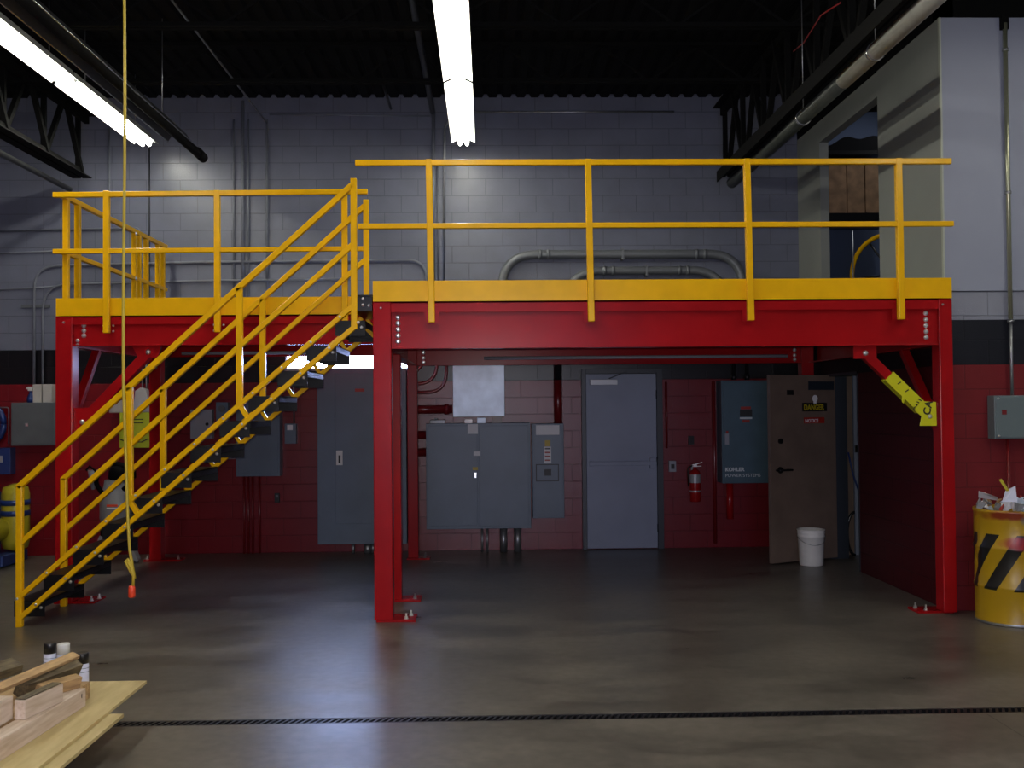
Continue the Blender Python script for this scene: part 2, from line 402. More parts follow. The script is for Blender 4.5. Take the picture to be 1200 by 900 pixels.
box('toe_board', M['yellow'], (-.912, -.902, 8.246, 9.2, 2.570, 2.737), RP, .001)
def brace(parent, a, b, w=.075, t=.06, up=(0, 1, 0)):
    return MB().bar(a, b, t, w, up).build('brace', M['red'], parent, .003)
# brace on the right column, gusset under the beam and on the column
MB().box(3.00, 3.19, 8.30, 8.312, 2.085, 2.195).build('gusset', M['red'], RP); bolt(RP, (3.098, 8.298, 2.13), .017)
MB().prism([(3.55, 1.72), (3.69, 1.72), (3.69, 1.55), (3.64, 1.55), (3.52, 1.64)], 8.30, 8.312).build('gusset', M['red'], RP)
b_ = MB(); pa, pb = Vector((3.10, 8.345, 2.13)), Vector((3.62, 8.345, 1.62)); dd = (pb-pa).normalized(); b_.bar(pa, pb, .075, .075, (0, 1, 0)); b_.build('brace', M['red'], RP, .003)
b_ = MB(); b_.bar((3.745, 9.10, 2.19), (3.745, 8.42, 1.50), .06, .07, (1, 0, 0)); b_.build('brace', M['red'], RP, .003)
# --- left platform
LP = thing('mezzanine_platform', 'left part of the red steel mezzanine, set back behind the stair flight', 'mezzanine', (-2.3, 9.3, 0))
LL = column(LP, -3.838, -3.690, 9.20, 2.555, (-3.86, -3.50, 9.22, 9.50), [(-3.545, 9.27), (-3.51, 9.36)])
LM = column(LP, -.925, -.790+.02, 9.12, 2.19, (-.93, -.60, 9.10, 9.32), [(-.655, 9.17), (-.86, 9.11)])
LB = column(LP, -3.835, -3.705, 11.72, 2.555, (-3.90, -3.48, 11.70, 11.90), [(-3.52, 11.76), (-3.87, 11.76)])
B3 = beam(LP, -3.690, -1.0, 9.20, 2.29, 2.555, .075)
for z in (2.475, 2.43, 2.385): bolt(B3, (-3.60, 9.234, z), .017)
bolt(B3, (-3.765, 9.20, 2.50), .008)
for z in (2.34, 2.30): bolt(B3, (-3.655, 9.234, z), .013)
B4 = beam(LP, -3.705, -.95, 11.74, 2.315, 2.55)
bolt(LB, (-3.77, 11.72, 2.20), .02)
MB().box(-3.83, -3.72, 9.35, 11.72, 2.29, 2.305).box(-3.83, -3.82, 9.35, 11.72, 2.305, 2.55).box(-3.83, -3.72, 9.35, 11.72, 2.535, 2.55).build('side_beam', M['red'], LP)
for k in range(3):
    yy = 9.75+k*.62
    MB().box(-3.72, -.93, yy, yy+.05, 2.535, 2.55).box(-3.72, -.93, yy, yy+.05, 2.40, 2.412).box(-3.72, -.93, yy+.02, yy+.028, 2.41, 2.54).build('joist', M['red'], LP)
box('deck', M['blacksteel'], (-3.82, -.916, 9.215, 12.10, 2.557, 2.63), LP)
box('toe_board', M['yellow'], (-3.828, -.918, 9.186, 9.198, 2.557, 2.716), LP, .001)
MB().prism([(-3.18, 2.29), (-2.92, 2.29), (-2.95, 2.18), (-3.12, 2.18)], 9.25, 9.262).build('gusset', M['red'], LP); bolt(LP, (-3.035, 9.248, 2.235), .018)
MB().prism([(-3.69, 1.74), (-3.56, 1.74), (-3.50, 1.66), (-3.62, 1.52), (-3.69, 1.52)], 9.25, 9.262).build('gusset', M['red'], LP); bolt(LP, (-3.62, 9.248, 1.612), .018)
b_ = MB(); b_.bar((-3.05, 9.295, 2.22), (-3.60, 9.295, 1.64), .085, .085, (0, 1, 0)); b_.build('brace', M['red'], LP, .003)
b_ = MB(); b_.bar((-3.765, 9.98, 2.29), (-3.765, 9.37, 1.60), .06, .07, (1, 0, 0)); b_.build('brace', M['red'], LP, .003)

# conduits strapped under the decks
def pipe(name, label, pts, r, m, rad=.12, n=12, group=None, cat='conduit', couplings=()):
    b = MB().tube(path(pts, rad) if len(pts) > 2 else pts, r, n)
    for a, c in couplings: b.tube([a, c], r*1.22, n)
    return tag(b.build(name, m), label, cat, group)
a = at(567, 419.5, 11.52); c = at(925, 417, 11.52)
pipe('conduit', 'long pale conduit strapped across the rear red beam above the grey door', [(a.x, 11.585, a.z), (c.x, 11.585, a.z)], .019, M['lightpanel'])
a = at(212, 414, 11.66); c = at(372, 413, 11.66)
pipe('conduit', 'short pale conduit along the rear beam behind the stair rails', [(a.x, 11.70, a.z), (c.x, 11.70, a.z)], .019, M['lightpanel'])

# ------------------------------------------------------------------ guard rails
def rail_post(parent, x0, x1, y, z0, z1, w=.052):
    p = MB().bar((x0, y, z0), (x1, y, z1), w, w, (0, 1, 0)).build('post', M['yellow'], parent, .006)
    return p
G1 = thing('guard_rail', 'long yellow two-bar guard rail along the front of the right platform', 'guard rail', (1.4, 8.2, 2.4))
for x1, x0 in ((-.453, -.439), (.828, .843), (2.117, 2.134), (3.357, 3.360)):
    p = rail_post(G1, x0, x1, 8.208, 2.395, 3.708)
    for z in (2.415, 2.468):
        for sx in (-.042, .042): bolt(G1, (x0+sx, 8.256, z), .008)
    MB().box(x0-.06, x0+.06, 8.238, 8.25, 2.39, 2.485).build('mounting_plate', M['red'], G1)
MB().bar((-1.043, 8.208, 3.682), (3.79, 8.208, 3.682), .046, .046).build('top_rail', M['yellow'], G1, .005)
MB().bar((-1.024, 8.208, 3.172), (3.80, 8.208, 3.172), .042, .042).build('middle_rail', M['yellow'], G1, .005)
G2 = thing('guard_rail', 'yellow guard rail along the front of the left platform, behind the stairs', 'guard rail', (-2.4, 9.15, 2.4))
for x in (-3.37, -2.393, -1.262):
    rail_post(G2, x, x, 9.158, 2.40, 3.668)
    for sx in (-.042, .042): bolt(G2, (x+sx, 9.206, 2.47), .008); bolt(G2, (x+sx, 9.206, 2.42), .008)
MB().bar((-3.84, 9.158, 3.632), (-1.055, 9.158, 3.652), .046, .046).build('top_rail', M['yellow'], G2, .005)
MB().bar((-3.84, 9.158, 3.128), (-1.055, 9.158, 3.140), .042, .042).build('middle_rail', M['yellow'], G2, .005)
G3 = thing('guard_rail', 'yellow guard rail running back along the left edge of the platform to the block wall', 'guard rail', (-3.77, 10.6, 2.6))
for y in (9.24, 9.50, 11.02, 11.16, 11.40, 11.80, 11.98):
    MB().box(-3.795, -3.745, y, y+.052, 2.632, 3.62).build('post', M['yellow'], G3, .005)
MB().bar((-3.77, 9.185, 3.632), (-3.77, 12.12, 3.632), .05, .046).build('top_rail', M['yellow'], G3, .005)
MB().bar((-3.77, 9.185, 3.128), (-3.77, 12.12, 3.128), .046, .042).build('middle_rail', M['yellow'], G3, .005)
bolt(G3, (-3.74, 11.0, 3.60), .014, 1); bolt(G3, (-3.74, 11.0, 3.12), .014, 1)

# ------------------------------------------------------------------ staircase
ST = thing('staircase', 'steep yellow steel stair flight with black treads climbing to the mezzanine', 'staircase', (-2.4, 8.75, 0))
SL = .868
def zs(x, z0): return z0+SL*(x+3.73)
def stair_side(y, hx=-1.065, near=True):
    zl = .035 if near else .035
    lo_ = MB(); lo_.bar((-3.715, y, zs(-3.715, .065)), (hx, y, zs(hx, .055)), .04, .052, (0, 1, 0)); lo_ = lo_.build('stringer', M['yellow'], ST, .005)
    up_ = MB(); up_.bar((-3.715, y, zs(-3.715, .235)), (hx, y, zs(hx, .235)), .04, .052, (0, 1, 0)); up_.build('stringer', M['yellow'], ST, .005)
    for x, z0, z1 in ((-3.727, 0, 1.125), (-2.86, .93, 1.87), (-1.985, 1.70, 2.65), (hx, 2.35 if near else 2.632, 3.572)):
        if x == -2.86: z0, z1 = zs(x, .235), zs(x, 1.145)
        if x == -1.985: z0, z1 = zs(x, .235), zs(x, 1.18)
        MB().bar((x, y, z0), (x, y, z1), .05, .05, (0, 1, 0)).build('post', M['yellow'], ST, .005)
    MB().bar((-3.74, y, zs(-3.74, 1.115)), (hx-.012, y, zs(hx-.012, 1.215)), .046, .05, (0, 1, 0)).build('handrail', M['yellow'], ST, .005)
    MB().bar((-3.72, y, zs(-3.72, .655)), (hx, y, zs(hx, .73)), .042, .046, (0, 1, 0)).build('middle_rail', M['yellow'], ST, .005)
    for x in ((-2.86, -1.985) if near else [-3.42+.234*i for i in range(11)]):
        MB().bar((x, y, zs(x, .235)), (x+.07, y, zs(x+.07, .065)), .04 if near else .03, .045 if near else .035, (0, 1, 0)).build('strut', M['yellow'], ST, .004)
YN, YF = 8.27, 9.12
stair_side(YN); stair_side(YF, near=False)
for k in range(1, 13):
    z = .202*k; xa = -3.73+(z-.235)/SL-.015; xb2 = -3.73+(z-.055)/SL+.02
    t = MB().box(xa, xb2, YN+.03, YF-.03, z-.008, z).box(xa, xa+.008, YN+.03, YF-.03, z-.11, z).box(xb2-.008, xb2, YN+.03, YF-.03, z-.05, z)
    t.box(xa, xb2, YN+.022, YN+.03, z-.125, z).box(xa, xb2, YF-.03, YF-.022, z-.125, z)
    t = t.build('tread', M['tread'], ST, .001)
    for yy in (YN-.021, YF-.021):
        q1 = -3.73+(z-.235)/SL+.03; q2 = -3.73+(z-.055)/SL-.03; bolt(t, (q1, yy, zs(q1, .235)), .010); bolt(t, (q2, yy, zs(q2, .06)), .010)
    bolt(t, (xb2-.03, YN+.022, z-.055), .010)
MB().box(-1.085, -.925, YN+.03, YF-.03, 2.50, 2.62).box(-1.10, -.915, YN+.02, YF-.02, 2.62, 2.632).build('landing_plate', M['black'], ST, .002)
for z in (2.60, 2.55): bolt(ST, (-1.0, YN+.03, z), .010)
bolt(ST, (-.95, YN+.03, 2.545), .010)
MB().bar((-1.06, YF-.03, 2.42), (-.94, YF-.03, 2.30), .04, .05, (0, 1, 0)).bar((-.95, YF-.03, 2.32), (-.95, YF-.03, 2.52), .04, .04, (0, 1, 0)).build('landing_bracket', M['yellow'], ST)

# ------------------------------------------------------------------ door_1 (grey, shut)
D1 = bpy.data.objects.new('door_1', None); COL.objects.link(D1); D1.location = at(728, 640, BY-.03).xyz; D1.location.z = 0; struct(D1)
a = at(686.5, 438.5, BY-.06); c = at(771, 640, BY-.06)
MB().box(a.x, c.x, BY-.06, BY-.012, .012, a.z).build('door_leaf', M['door'], D1, .003)
fr = MB(); fw = .055
fr.box(a.x-fw, a.x-.003, BY-.075, BY+.0, 0, a.z+.06).box(c.x+.003, c.x+fw+.02, BY-.075, BY+.0, 0, a.z+.06).box(a.x-.003, c.x+.003, BY-.075, BY, a.z+.004, a.z+.06)
fr.build('door_frame', M['frame'], D1, .002)
p = at(691, 445, BY-.07); q = at(723, 451, BY-.07); box('closer', M['silver'], (p.x, q.x, BY-.12, BY-.06, q.z, p.z), D1, .003)
MB().bar((q.x-.1, BY-.10, p.z+.01), (q.x+.12, BY-.08, a.z+.03), .02, .012).build('closer_arm', M['frame'], D1)
p = at(689, 541, BY-.07); q = at(770, 545, BY-.07)
MB().box(p.x+.01, q.x-.01, BY-.115, BY-.10, q.z, p.z).box(p.x+.02, p.x+.06, BY-.10, BY-.06, q.z-.005, p.z+.005).box(q.x-.09, q.x-.02, BY-.11, BY-.06, q.z-.04, p.z+.04).build('panic_bar', M['door'], D1, .003)
for z in (.25, 1.05, 1.85): MB().lathe([(.009, -.05), (.009, .05)], (c.x+.002, BY-.07, z), 8).build('hinge', M['frame'], D1)

# ------------------------------------------------------------------ door_2 (tan, standing open)
D2 = bpy.data.objects.new('door_2', None); COL.objects.link(D2); D2.location = (3.86, 11.33, 0); struct(D2)
h0 = Vector((3.865, 11.33, 0)); h1 = Vector((3.020, 10.93, 0)); dv = (h1-h0).normalized(); nv = Vector((-dv.y, dv.x, 0))
if nv.y > 0: nv = -nv
def on_door(px, py, off=.022):
    """point on the door's front face seen at a pixel"""
    r, u, f = cam_axes(); d = f + r*((px-600)/FPX) - u*((py-450)/FPX); o = Vector((0, 0, CAM_H)); p0 = h0+nv*off
    t = (p0-o).dot(nv)/d.dot(nv); return o+d*t
def door_plate(name, px0, py0, px1, py1, th, m, parent=D2, off=.022):
    p = on_door((px0+px1)/2, py0, off); q = on_door((px0+px1)/2, py1, off); l = on_door(px0, (py0+py1)/2, off); r = on_door(px1, (py0+py1)/2, off)
    cz = (p.z+q.z)/2; A = Vector((l.x, l.y, cz))+nv*th/2; B = Vector((r.x, r.y, cz))+nv*th/2
    return MB().bar(A, B, th, abs(p.z-q.z)).build(name, m, parent)
MB().bar(h0+Vector((0, 0, 1.025)), h1+Vector((0, 0, 1.025)), .044, 2.02).build('door_leaf', M['tan'], D2, .003)
door_plate('name_plate', 947, 447, 977, 457, .004, M['frame'])
door_plate('vent_hole', 922, 457, 930, 463, .002, M['ink'])
s_ = door_plate('warning_sign', 940, 472, 969, 482, .003, M['ink'])
rr = Matrix((( -dv.x, nv.x*-1, 0), (-dv.y, nv.y*-1, 0), (0, 0, 1)))
xax = -dv; rotd = Matrix((xax, Vector((0, 0, 1)), nv)).transposed()
p = on_door(942, 480.5, .026); text('lettering', 'DANGER', .085, M['yelll'], p, rotd, D2, .0005, .0025, .85)
s_ = door_plate('notice_sign', 942, 489, 966, 496, .003, M['redl'])
p = on_door(943.5, 495, .026); text('lettering', 'NOTICE', .05, M['paper'], p, rotd, D2, .0005, .001, 1.05)
p = on_door(955, 467, .026); sg = MB()
def disc_on_door(b, c, r, th=.003, n=24):
    ring = [c+xax*(r*math.cos(2*PI*k/n))+Vector((0, 0, r*math.sin(2*PI*k/n))) for k in range(n)]
    b.add([v for v in ring]+[v+nv*th for v in ring], [tuple(range(n)), tuple(n+k for k in reversed(range(n)))]+[(k, (k+1) % n, n+(k+1) % n, n+k) for k in range(n)])
disc_on_door(sg, p, .038); sg.bar(p+Vector((0, 0, -.03))-nv*.0, p+Vector((0, 0, -.055)), .04, .004, nv)
sg.build('round_sticker', M['paper'], D2)
b = MB(); p = on_door(914, 517, .024); disc_on_door(b, p, .028, .02); b.build('deadbolt', M['black'], D2)
b = MB(); p = on_door(914, 551, .024); disc_on_door(b, p, .036, .015); b.bar(p+nv*.04, p+nv*.045+xax*.14, .02, .022); b.bar(p, p+nv*.045, .02, .02); b.bar(p+nv*.02-xax*.07, p+nv*.02-xax*.03, .02, .02)
b.build('lever_handle', M['black'], D2, .003)
MB().box(SX-.006, SX+.206, d1-.03, d1+.0, 0, dh).box(SX-.006, SX+.206, d0, d0+.02, 0, dh).box(SX-.006, SX+.206, d0, d1, dh-.03, dh).build('door_frame', M['frame'], D2)
# the bit of the storeroom seen through the gap
tag(box('wooden_board', M['tan'], (4.075, 4.17, 11.60, 11.64, 0, 2.03), None, .003), 'tall tan board upright just inside the doorway behind the open tan door', 'board')
st_ = thing('metal_post', 'grey metal post with a dark latch inside the narrow doorway right of the tan door', 'post', (4.12, 11.5, 0))
MB().box(4.175, 4.28, 11.58, 11.62, 0, 2.03).build('upright', M['door'], st_); p = at(1004.5, 526, 11.57); box('latch', M['black'], (p.x-.025, p.x+.025, 11.55, 11.58, p.z-.04, p.z+.04), st_)
a = at(994, 530, 11.4); c = at(1007, 582, 11.4)
tag(MB().tube(path([(a.x, 11.4, a.z), ((a.x+c.x)/2-.01, 11.4, (a.z+c.z)/2), (c.x+.02, 11.4, c.z)], .1), .011, 8).build('rope', M['bluep']), 'blue rope hanging down inside the narrow doorway', 'rope')
pts = []
for k in range(13):
    t = k/12*PI; pts.append((4.11-.085*math.sin(t), 11.42, .50-.30*(1-math.cos(t))/2*1.6))
tag(MB().tube(pts, .016, 8).build('hose', M['black']), 'black coiled hose hanging low inside the narrow doorway', 'hose')

# upper room beyond the upper doorway
tp = MB(); prof = []
NX = 18
vs = []; 
for i in range(NX+1):
    X = 4.05+i*.05; zz = 4.80+.11*math.sin(min(1, i/8)*PI/2) - .02*math.sin(i*.9)
    vs += [(X, 12.1, 4.751), (X, 12.1, zz), (X, 12.7, zz), (X, 12.7, 4.751)]
for i in range(NX):
    for j in range(4): tp.add([], []) if False else None
    tp.f += [(i*4+j, i*4+(j+1) % 4, (i+1)*4+(j+1) % 4, (i+1)*4+j) for j in range(4)]; tp.sm += [False]*4; tp.mi += [0]*4
tp.v += vs; tp.f += [(0, 1, 2, 3), (NX*4+3, NX*4+2, NX*4+1, NX*4)]; tp.sm += [False]*2; tp.mi += [0]*2
tag(tp.build('tarp_bundle', M['tarp']), 'black bundle heaped on top of the rack in the upper room', 'tarp')
rk = thing('storage_rack', 'dark rack seen through the upper doorway, loaded with brown cartons', 'rack', (4.5, 12.4, 2.66))
for x in (4.06, 5.0):
    for y in (12.12, 12.68): MB().box(x, x+.04, y, y+.04, 2.66, 4.70).build('upright', M['black'], rk)
for z in (4.70, 4.00, 2.96): MB().box(4.06, 5.04, 12.10, 12.72, z-.10 if z < 4.3 else z, z if z < 4.3 else z+.05).build('shelf', M['black'], rk)
for i in range(4):
    lab = ['leftmost', 'second', 'third', 'rightmost'][i]
    tag(box('carton', M['brick'], (4.12+i*.22, 4.33+i*.22, 12.13, 12.6, 4.002, 4.62-.03*(i % 2)), None, .004), f'brown carton on the rack in the upper room, {lab} of four', 'carton', 'cartons on the upper room rack')
wc = at(1046, 322, 11.85); wh = thing('spoked_wheel', 'large yellow-rimmed wheel with dark spokes standing in the upper doorway room', 'wheel', (wc.x, 11.85, wc.z))
R = .48; rim = [(wc.x+R*math.cos(2*PI*k/48), 11.85, wc.z+R*math.sin(2*PI*k/48)) for k in range(49)]
MB().tube(rim, .026, 10, False).build('rim', M['yellow'], wh)
for k in range(6):
    an = PI/6+k*PI/3+.62; MB().tube([(wc.x, 11.85, wc.z), (wc.x+R*math.cos(an), 11.85, wc.z+R*math.sin(an))], .012, 6).build('spoke', M['black'], wh)
MB().lathe([(.05, -.05), (.05, .05)], (wc.x, 11.85, wc.z), 16, 'Y').build('hub', M['black'], wh)
MB().bar((wc.x, 11.93, wc.z), (wc.x, 11.93, 2.66), .05, .05).build('stand', M['black'], wh)
p = at(999, 270, 11.8)
tag(MB().tube([(p.x, 11.8, 2.66), (p.x, 11.8, p.z)], .008, 8).build('rod', M['galv']), 'thin upright rod beside the yellow wheel in the upper room', 'rod')

# ------------------------------------------------------------------ electrical gear on the back wall
def wbox(name, px0, py0, px1, py1, depth, m, parent=None, bev=.004, base=0):
    """box hung on the back wall whose front face covers these pixels"""
    a = at(px0, py0, BY-depth-base); c = at(px1, py1, BY-depth-base)
    return box(name, m, (a.x, c.x, BY-depth-base, BY-base, c.z, a.z), parent, bev)
def wall_thing(name, label, cat, px0, py0, px1, py1, depth, m, pname='body'):
    a = at((px0+px1)/2, py1, BY-depth)
    t = thing(name, label, cat, (a.x, BY, a.z)); wbox(pname, px0, py0, px1, py1, depth, m, t); return t
def wdet(t, name, px0, py0, px1, py1, depth, base, m, bev=0): return wbox(name, px0, py0, px1, py1, depth, m, t, bev, base)
# tall cabinet
TC = wall_thing('electrical_cabinet', 'tall dark grey electrical cabinet on the wall under the bright strip window light', 'cabinet', 371.5, 432, 477, 637, .26, M['panel'])
wdet(TC, 'door', 392.5, 437, 474, 613, .012, .26, M['panel'], .003)
l = wdet(TC, 'latch_plate', 394, 528, 401.5, 545, .006, .272, M['white']); p = at(397.8, 538, BY-.28); box('slot', M['ink'], (p.x-.012, p.x+.012, BY-.282, BY-.278, p.z-.045, p.z+.045), TC)
wdet(TC, 'warning_label', 416, 455.5, 427, 459, .003, .272, M['redl'])
for i, (x, w) in enumerate(((414, .02), (431, .045), (437, .02), (456, .03))):
    a = at(x, 640, BY-.15)
    tag(MB().tube([(a.x, BY-.15, 0), (a.x, BY-.15, at(x, 637, BY-.15).z)], w, 12).build('conduit', M['galv']), 'conduit stub rising from the floor into the tall cabinet, %s' % ['leftmost of four', 'fat one, second from left', 'third from left', 'rightmost, mostly behind the red column'][i], 'conduit')
# strip light over the cabinet
WL = thing('strip_light', 'bright white strip light with four lit panes above the tall cabinet', 'light', (-1.9, 12.2, 2.25))
a = at(336, 417.5, 12.12); c = at(478, 430.5, 12.12)
MB().box(a.x-.02, c.x+.02, 12.135, BY-.002, c.z-.02, a.z+.02).box(a.x-.02, c.x+.02, 12.08, 12.135, c.z-.035, c.z-.010).build('housing', M['galv'], WL, .002)
ed = [at(q, 424, 12.12).x for q in (336, 375.5, 407.5, 439.5, 478)]
for k in range(4): MB().box(ed[k]+.008, ed[k+1]-.008, 12.118, 12.135, c.z, a.z).build('lamp_pane', LENS, WL, .003)
# small gear at left of it
t = wall_thing('junction_box', 'small grey box high on the wall, just left of the tall cabinet', 'electrical box', 333, 464, 341.5, 473, .06, M['greybox']); wdet(t, 'cover', 334, 465, 340.5, 472, .004, .06, M['greybox'])
t = wall_thing('switch_box', 'small grey switch box with a white label left of the tall cabinet', 'electrical box', 333.5, 496.5, 347, 520, .09, M['panel']); wdet(t, 'label', 336.5, 498, 343, 504, .002, .09, M['paper'])
a = at(344.5, 463, BY-.02); c = at(344.5, 496, BY-.02)
pipe('conduit', 'thin conduit running down into the small switch box left of the tall cabinet', [(a.x, BY-.02, 2.0), (a.x, BY-.02, c.z)], .010, M['galv'])
t = wall_thing('fuse_box', 'wide dark grey panel behind the upper half of the stairs', 'electrical panel', 276.5, 464, 328, 558, .18, M['panel']); wdet(t, 'door', 279, 467, 325.5, 555, .01, .18, M['panel'], .003)
t = wall_thing('access_panel', 'pale square panel with a dark knob seen between the stair rails', 'electrical panel', 223, 480, 248.5, 514, .10, M['lightpanel']); p = at(242.5, 497, BY-.11); MB().lathe([(.018, 0), (.018, -.02), (.01, -.03)], (p.x, BY-.10, p.z), 12, 'Y').build('knob', M['ink'], t)
t = wall_thing('meter_box', 'small dark grey meter box right of the pale square panel', 'electrical box', 253, 471.5, 267, 494, .10, M['panel']); p = at(260, 479, BY-.10); MB().lathe([(.04, 0), (.04, -.02)], (p.x, BY-.10, p.z), 20, 'Y').build('dial', M['greybox'], t)
t = wall_thing('outlet', 'four-socket outlet low beside the wide dark panel behind the stairs', 'outlet', 265, 527.5, 275.5, 538, .03, M['lightpanel'])
for dx in (2.5, 7.5):
    for dz in (2.5, 7.5): wdet(t, 'socket', 265+dx-1.5, 527.5+dz-1.5, 265+dx+1.7, 527.5+dz+1.7, .004, .03, M['ink'])
t = wall_thing('outlet', 'small black outlet low on the red wall between the stairs and the tall cabinet', 'outlet', 321.5, 578, 327.5, 589, .03, M['ink'])
wdet(t, 'socket', 323, 580, 326, 583, .003, .03, M['greybox'])
for i, (x, y0) in enumerate(((286, 558), (291, 558), (296, 558), (304, 558))):
    a = at(x, y0, BY-.03); tag(MB().tube([(a.x, BY-.03, 0), (a.x, BY-.03, a.z)], .014, 8).build('conduit', M['redcond']), 'red-painted conduit from the floor into the wide dark panel, %s of four' % ['first', 'second', 'third', 'fourth'][i], 'conduit', 'red conduits below the wide panel')
# light steel box
t = wall_thing('junction_box', 'large pale steel box with scuffed face, mounted above the double cabinet', 'electrical box', 530.5, 424, 591.5, 488, .20, M['panel2'])
wdet(t, 'cover', 532, 425, 590, 486.5, .004, .20, M['panel2'])
# big double cabinet
DC = wall_thing('electrical_cabinet', 'wide grey two-door electrical cabinet in the middle of the back wall', 'cabinet', 499, 496.5, 622.5, 619, .32, M['panel'])
wdet(DC, 'door', 501, 499, 560, 616, .012, .32, M['panel'], .003); wdet(DC, 'door', 561.3, 499, 620, 616, .012, .32, M['panel'], .003)
wdet(DC, 'white_tape', 548, 497, 560, 508.5, .002, .333, M['paper']); wdet(DC, 'label', 555, 529, 563, 534, .003, .333, M['paper']); wdet(DC, 'latch', 556, 554, 558.3, 560, .015, .333, M['bolt']); wdet(DC, 'sticker', 554, 547.5, 560, 551, .002, .333, M['cord'])
zt = at(560, 496.5, BY-.3).z
a = at(506, 492, BY-.2); tag(MB().box(a.x-.02, a.x+.16, BY-.28, BY-.1, zt+.001, zt+.05).box(a.x+.03, a.x+.07, BY-.25, BY-.15, zt+.05, zt+.07).build('tool_case', M['black'], None, .006), 'small black case lying on top of the double cabinet, left end', 'case')
a = at(582, 490, BY-.2); tag(box('carton', M['cream'], (a.x-.05, a.x+.06, BY-.25, BY-.12, zt+.001, zt+.085), None, .004), 'small cream carton on top of the double cabinet', 'carton')
a = at(564, 490, BY-.2); tag(box('carton', M['panel2'], (a.x-.05, a.x+.05, BY-.25, BY-.12, zt+.001, zt+.07), None, .004), 'small grey carton on the double cabinet near its centre', 'carton')
a = at(549, 490, BY-.2); tag(box('block', M['redcond'], (a.x-.05, a.x+.05, BY-.25, BY-.12, zt+.001, zt+.055), None, .004), 'small dark red block on top of the double cabinet', 'block')
for i, (x, w, m_) in enumerate(((565, .014, 'galv'), (571, .014, 'galv'), (590, .045, 'galv'), (606.5, .045, 'galv'))):
    a = at(x, 619, BY-.14); tag(MB().tube([(a.x, BY-.14, 0), (a.x, BY-.14, a.z)], w, 14).build('conduit', M[m_]), '%s conduit rising from the floor under the double cabinet' % ['thin left', 'thin right', 'thick left', 'thick right'][i], 'conduit')
# right panel next to it
t = wall_thing('breaker_panel', 'narrow grey breaker panel with a bright white tag, joined to the double cabinet', 'electrical panel', 623.5, 496.5, 661.5, 607, .26, M['panel'])
wdet(t, 'door', 625, 499, 660, 604, .008, .26, M['panel'], .002)
tg = wdet(t, 'white_tag', 628, 498.5, 655.5, 509.5, .003, .27, M['paper'])
wdet(t, 'label', 638.5, 516, 645, 523, .002, .268, M['cord']); wdet(t, 'label', 637.5, 523.5, 646, 543, .002, .268, M['paper'])
for k in range(4): wdet(t, 'print_line', 638.5, 525+k*4.5, 645, 526.5+k*4.5, .001, .270, M['redl'] if k > 0 else M['ink'])
wdet(t, 'breaker_frame', 628, 544, 655, 564, .004, .268, M['ink']); wdet(t, 'breaker_plate', 629, 545, 654, 563, .006, .268, M['panel']); wdet(t, 'breaker_handle', 638, 550, 646, 557.5, .02, .274, M['ink'])
# pipes round there
a = at(653.5, 428, BY-.12); c = at(653.5, 496, BY-.12)
pipe('pipe', 'thick red vertical pipe rising from the breaker panel', [(a.x, BY-.12, 2.03), (a.x, BY-.12, c.z)], .050, M['redcond'], n=20, cat='pipe')
pipe('pipe', 'black upper length of the vertical pipe over the breaker panel', [(a.x, BY-.12, 3.0), (a.x, BY-.12, 2.032)], .050, M['blkcond'], n=20, cat='pipe')
a = at(486, 480, BY-.08); c = at(530, 480, BY-.08)
pipe('pipe', 'thick red horizontal pipe entering the pale steel box from the left', [(a.x-.25, BY-.08, a.z), (c.x, BY-.08, a.z)], .052, M['redcond'], n=20, cat='pipe', couplings=(((c.x-.09, BY-.08, a.z), (c.x-.04, BY-.08, a.z)),))
for y, nm in ((510, 'upper'), (530, 'lower')):
    a = at(486, y, BY-.1); c = at(500, y, BY-.1)
    pipe('pipe', f'short red horizontal pipe into the side of the double cabinet, {nm}', [(a.x-.2, BY-.1, a.z), (c.x, BY-.1, a.z)], .05, M['redcond'], n=18, cat='pipe')
for i, (x, y) in enumerate(((497, 438), (512, 450), (523, 460))):
    a = at(x, 424, BY-.07-.03*i); b2 = at(484, y, BY-.07-.03*i)
    pipe('conduit', 'red conduit bending beside the rear column, %s of the three' % ['innermost', 'middle', 'outermost'][i], [(a.x, BY-.07-.03*i, 2.9), (a.x, BY-.07-.03*i, b2.z), (a.x-.5, BY-.07-.03*i, b2.z)], .020, M['redcond'], rad=.28)
# right of the door
p = wall_thing('switch_box', 'small black box on the red wall right of the grey door', 'electrical box', 807, 511, 813.5, 521, .05, M['ink']); wdet(p, 'cover', 808, 512, 812.5, 520, .004, .05, M['black'])
p = wall_thing('fire_alarm_pull', 'small grey wall station between the grey door and the fire extinguisher', 'wall station', 784, 540, 792.5, 553, .05, M['lightpanel']); wdet(p, 'slot', 786.5, 544, 790.5, 549.5, .006, .05, M['ink'])
a = at(777.5, 445, BY-.02)
pipe('conduit', 'thin pale conduit beside the right edge of the grey door frame', [(a.x+.03, BY-.02, 2.0), (a.x+.03, BY-.02, 1.2)], .014, M['redcond'])
a = at(836, 446, BY-.03)
pipe('conduit', 'dull red vertical conduit between the extinguisher and the blue-grey generator panel', [(a.x, BY-.03, 2.0), (a.x, BY-.03, 0.05)], .022, M['redcond'])
KP = wall_thing('generator_panel', 'blue-grey generator transfer panel with white maker lettering', 'electrical panel', 845, 446, 901.5, 566, .28, M['kohler'])
wdet(KP, 'door', 847, 448, 900, 564, .012, .28, M['kohler'], .003)
wdet(KP, 'label', 868, 476.5, 880, 479.5, .002, .292, M['redl']); wdet(KP, 'label', 867, 480, 881.5, 488, .002, .292, M['ink']); wdet(KP, 'label', 870, 492, 878.5, 495, .002, .292, M['redl']); wdet(KP, 'label', 867, 489, 881.5, 491, .002, .292, M['lettergrey'])
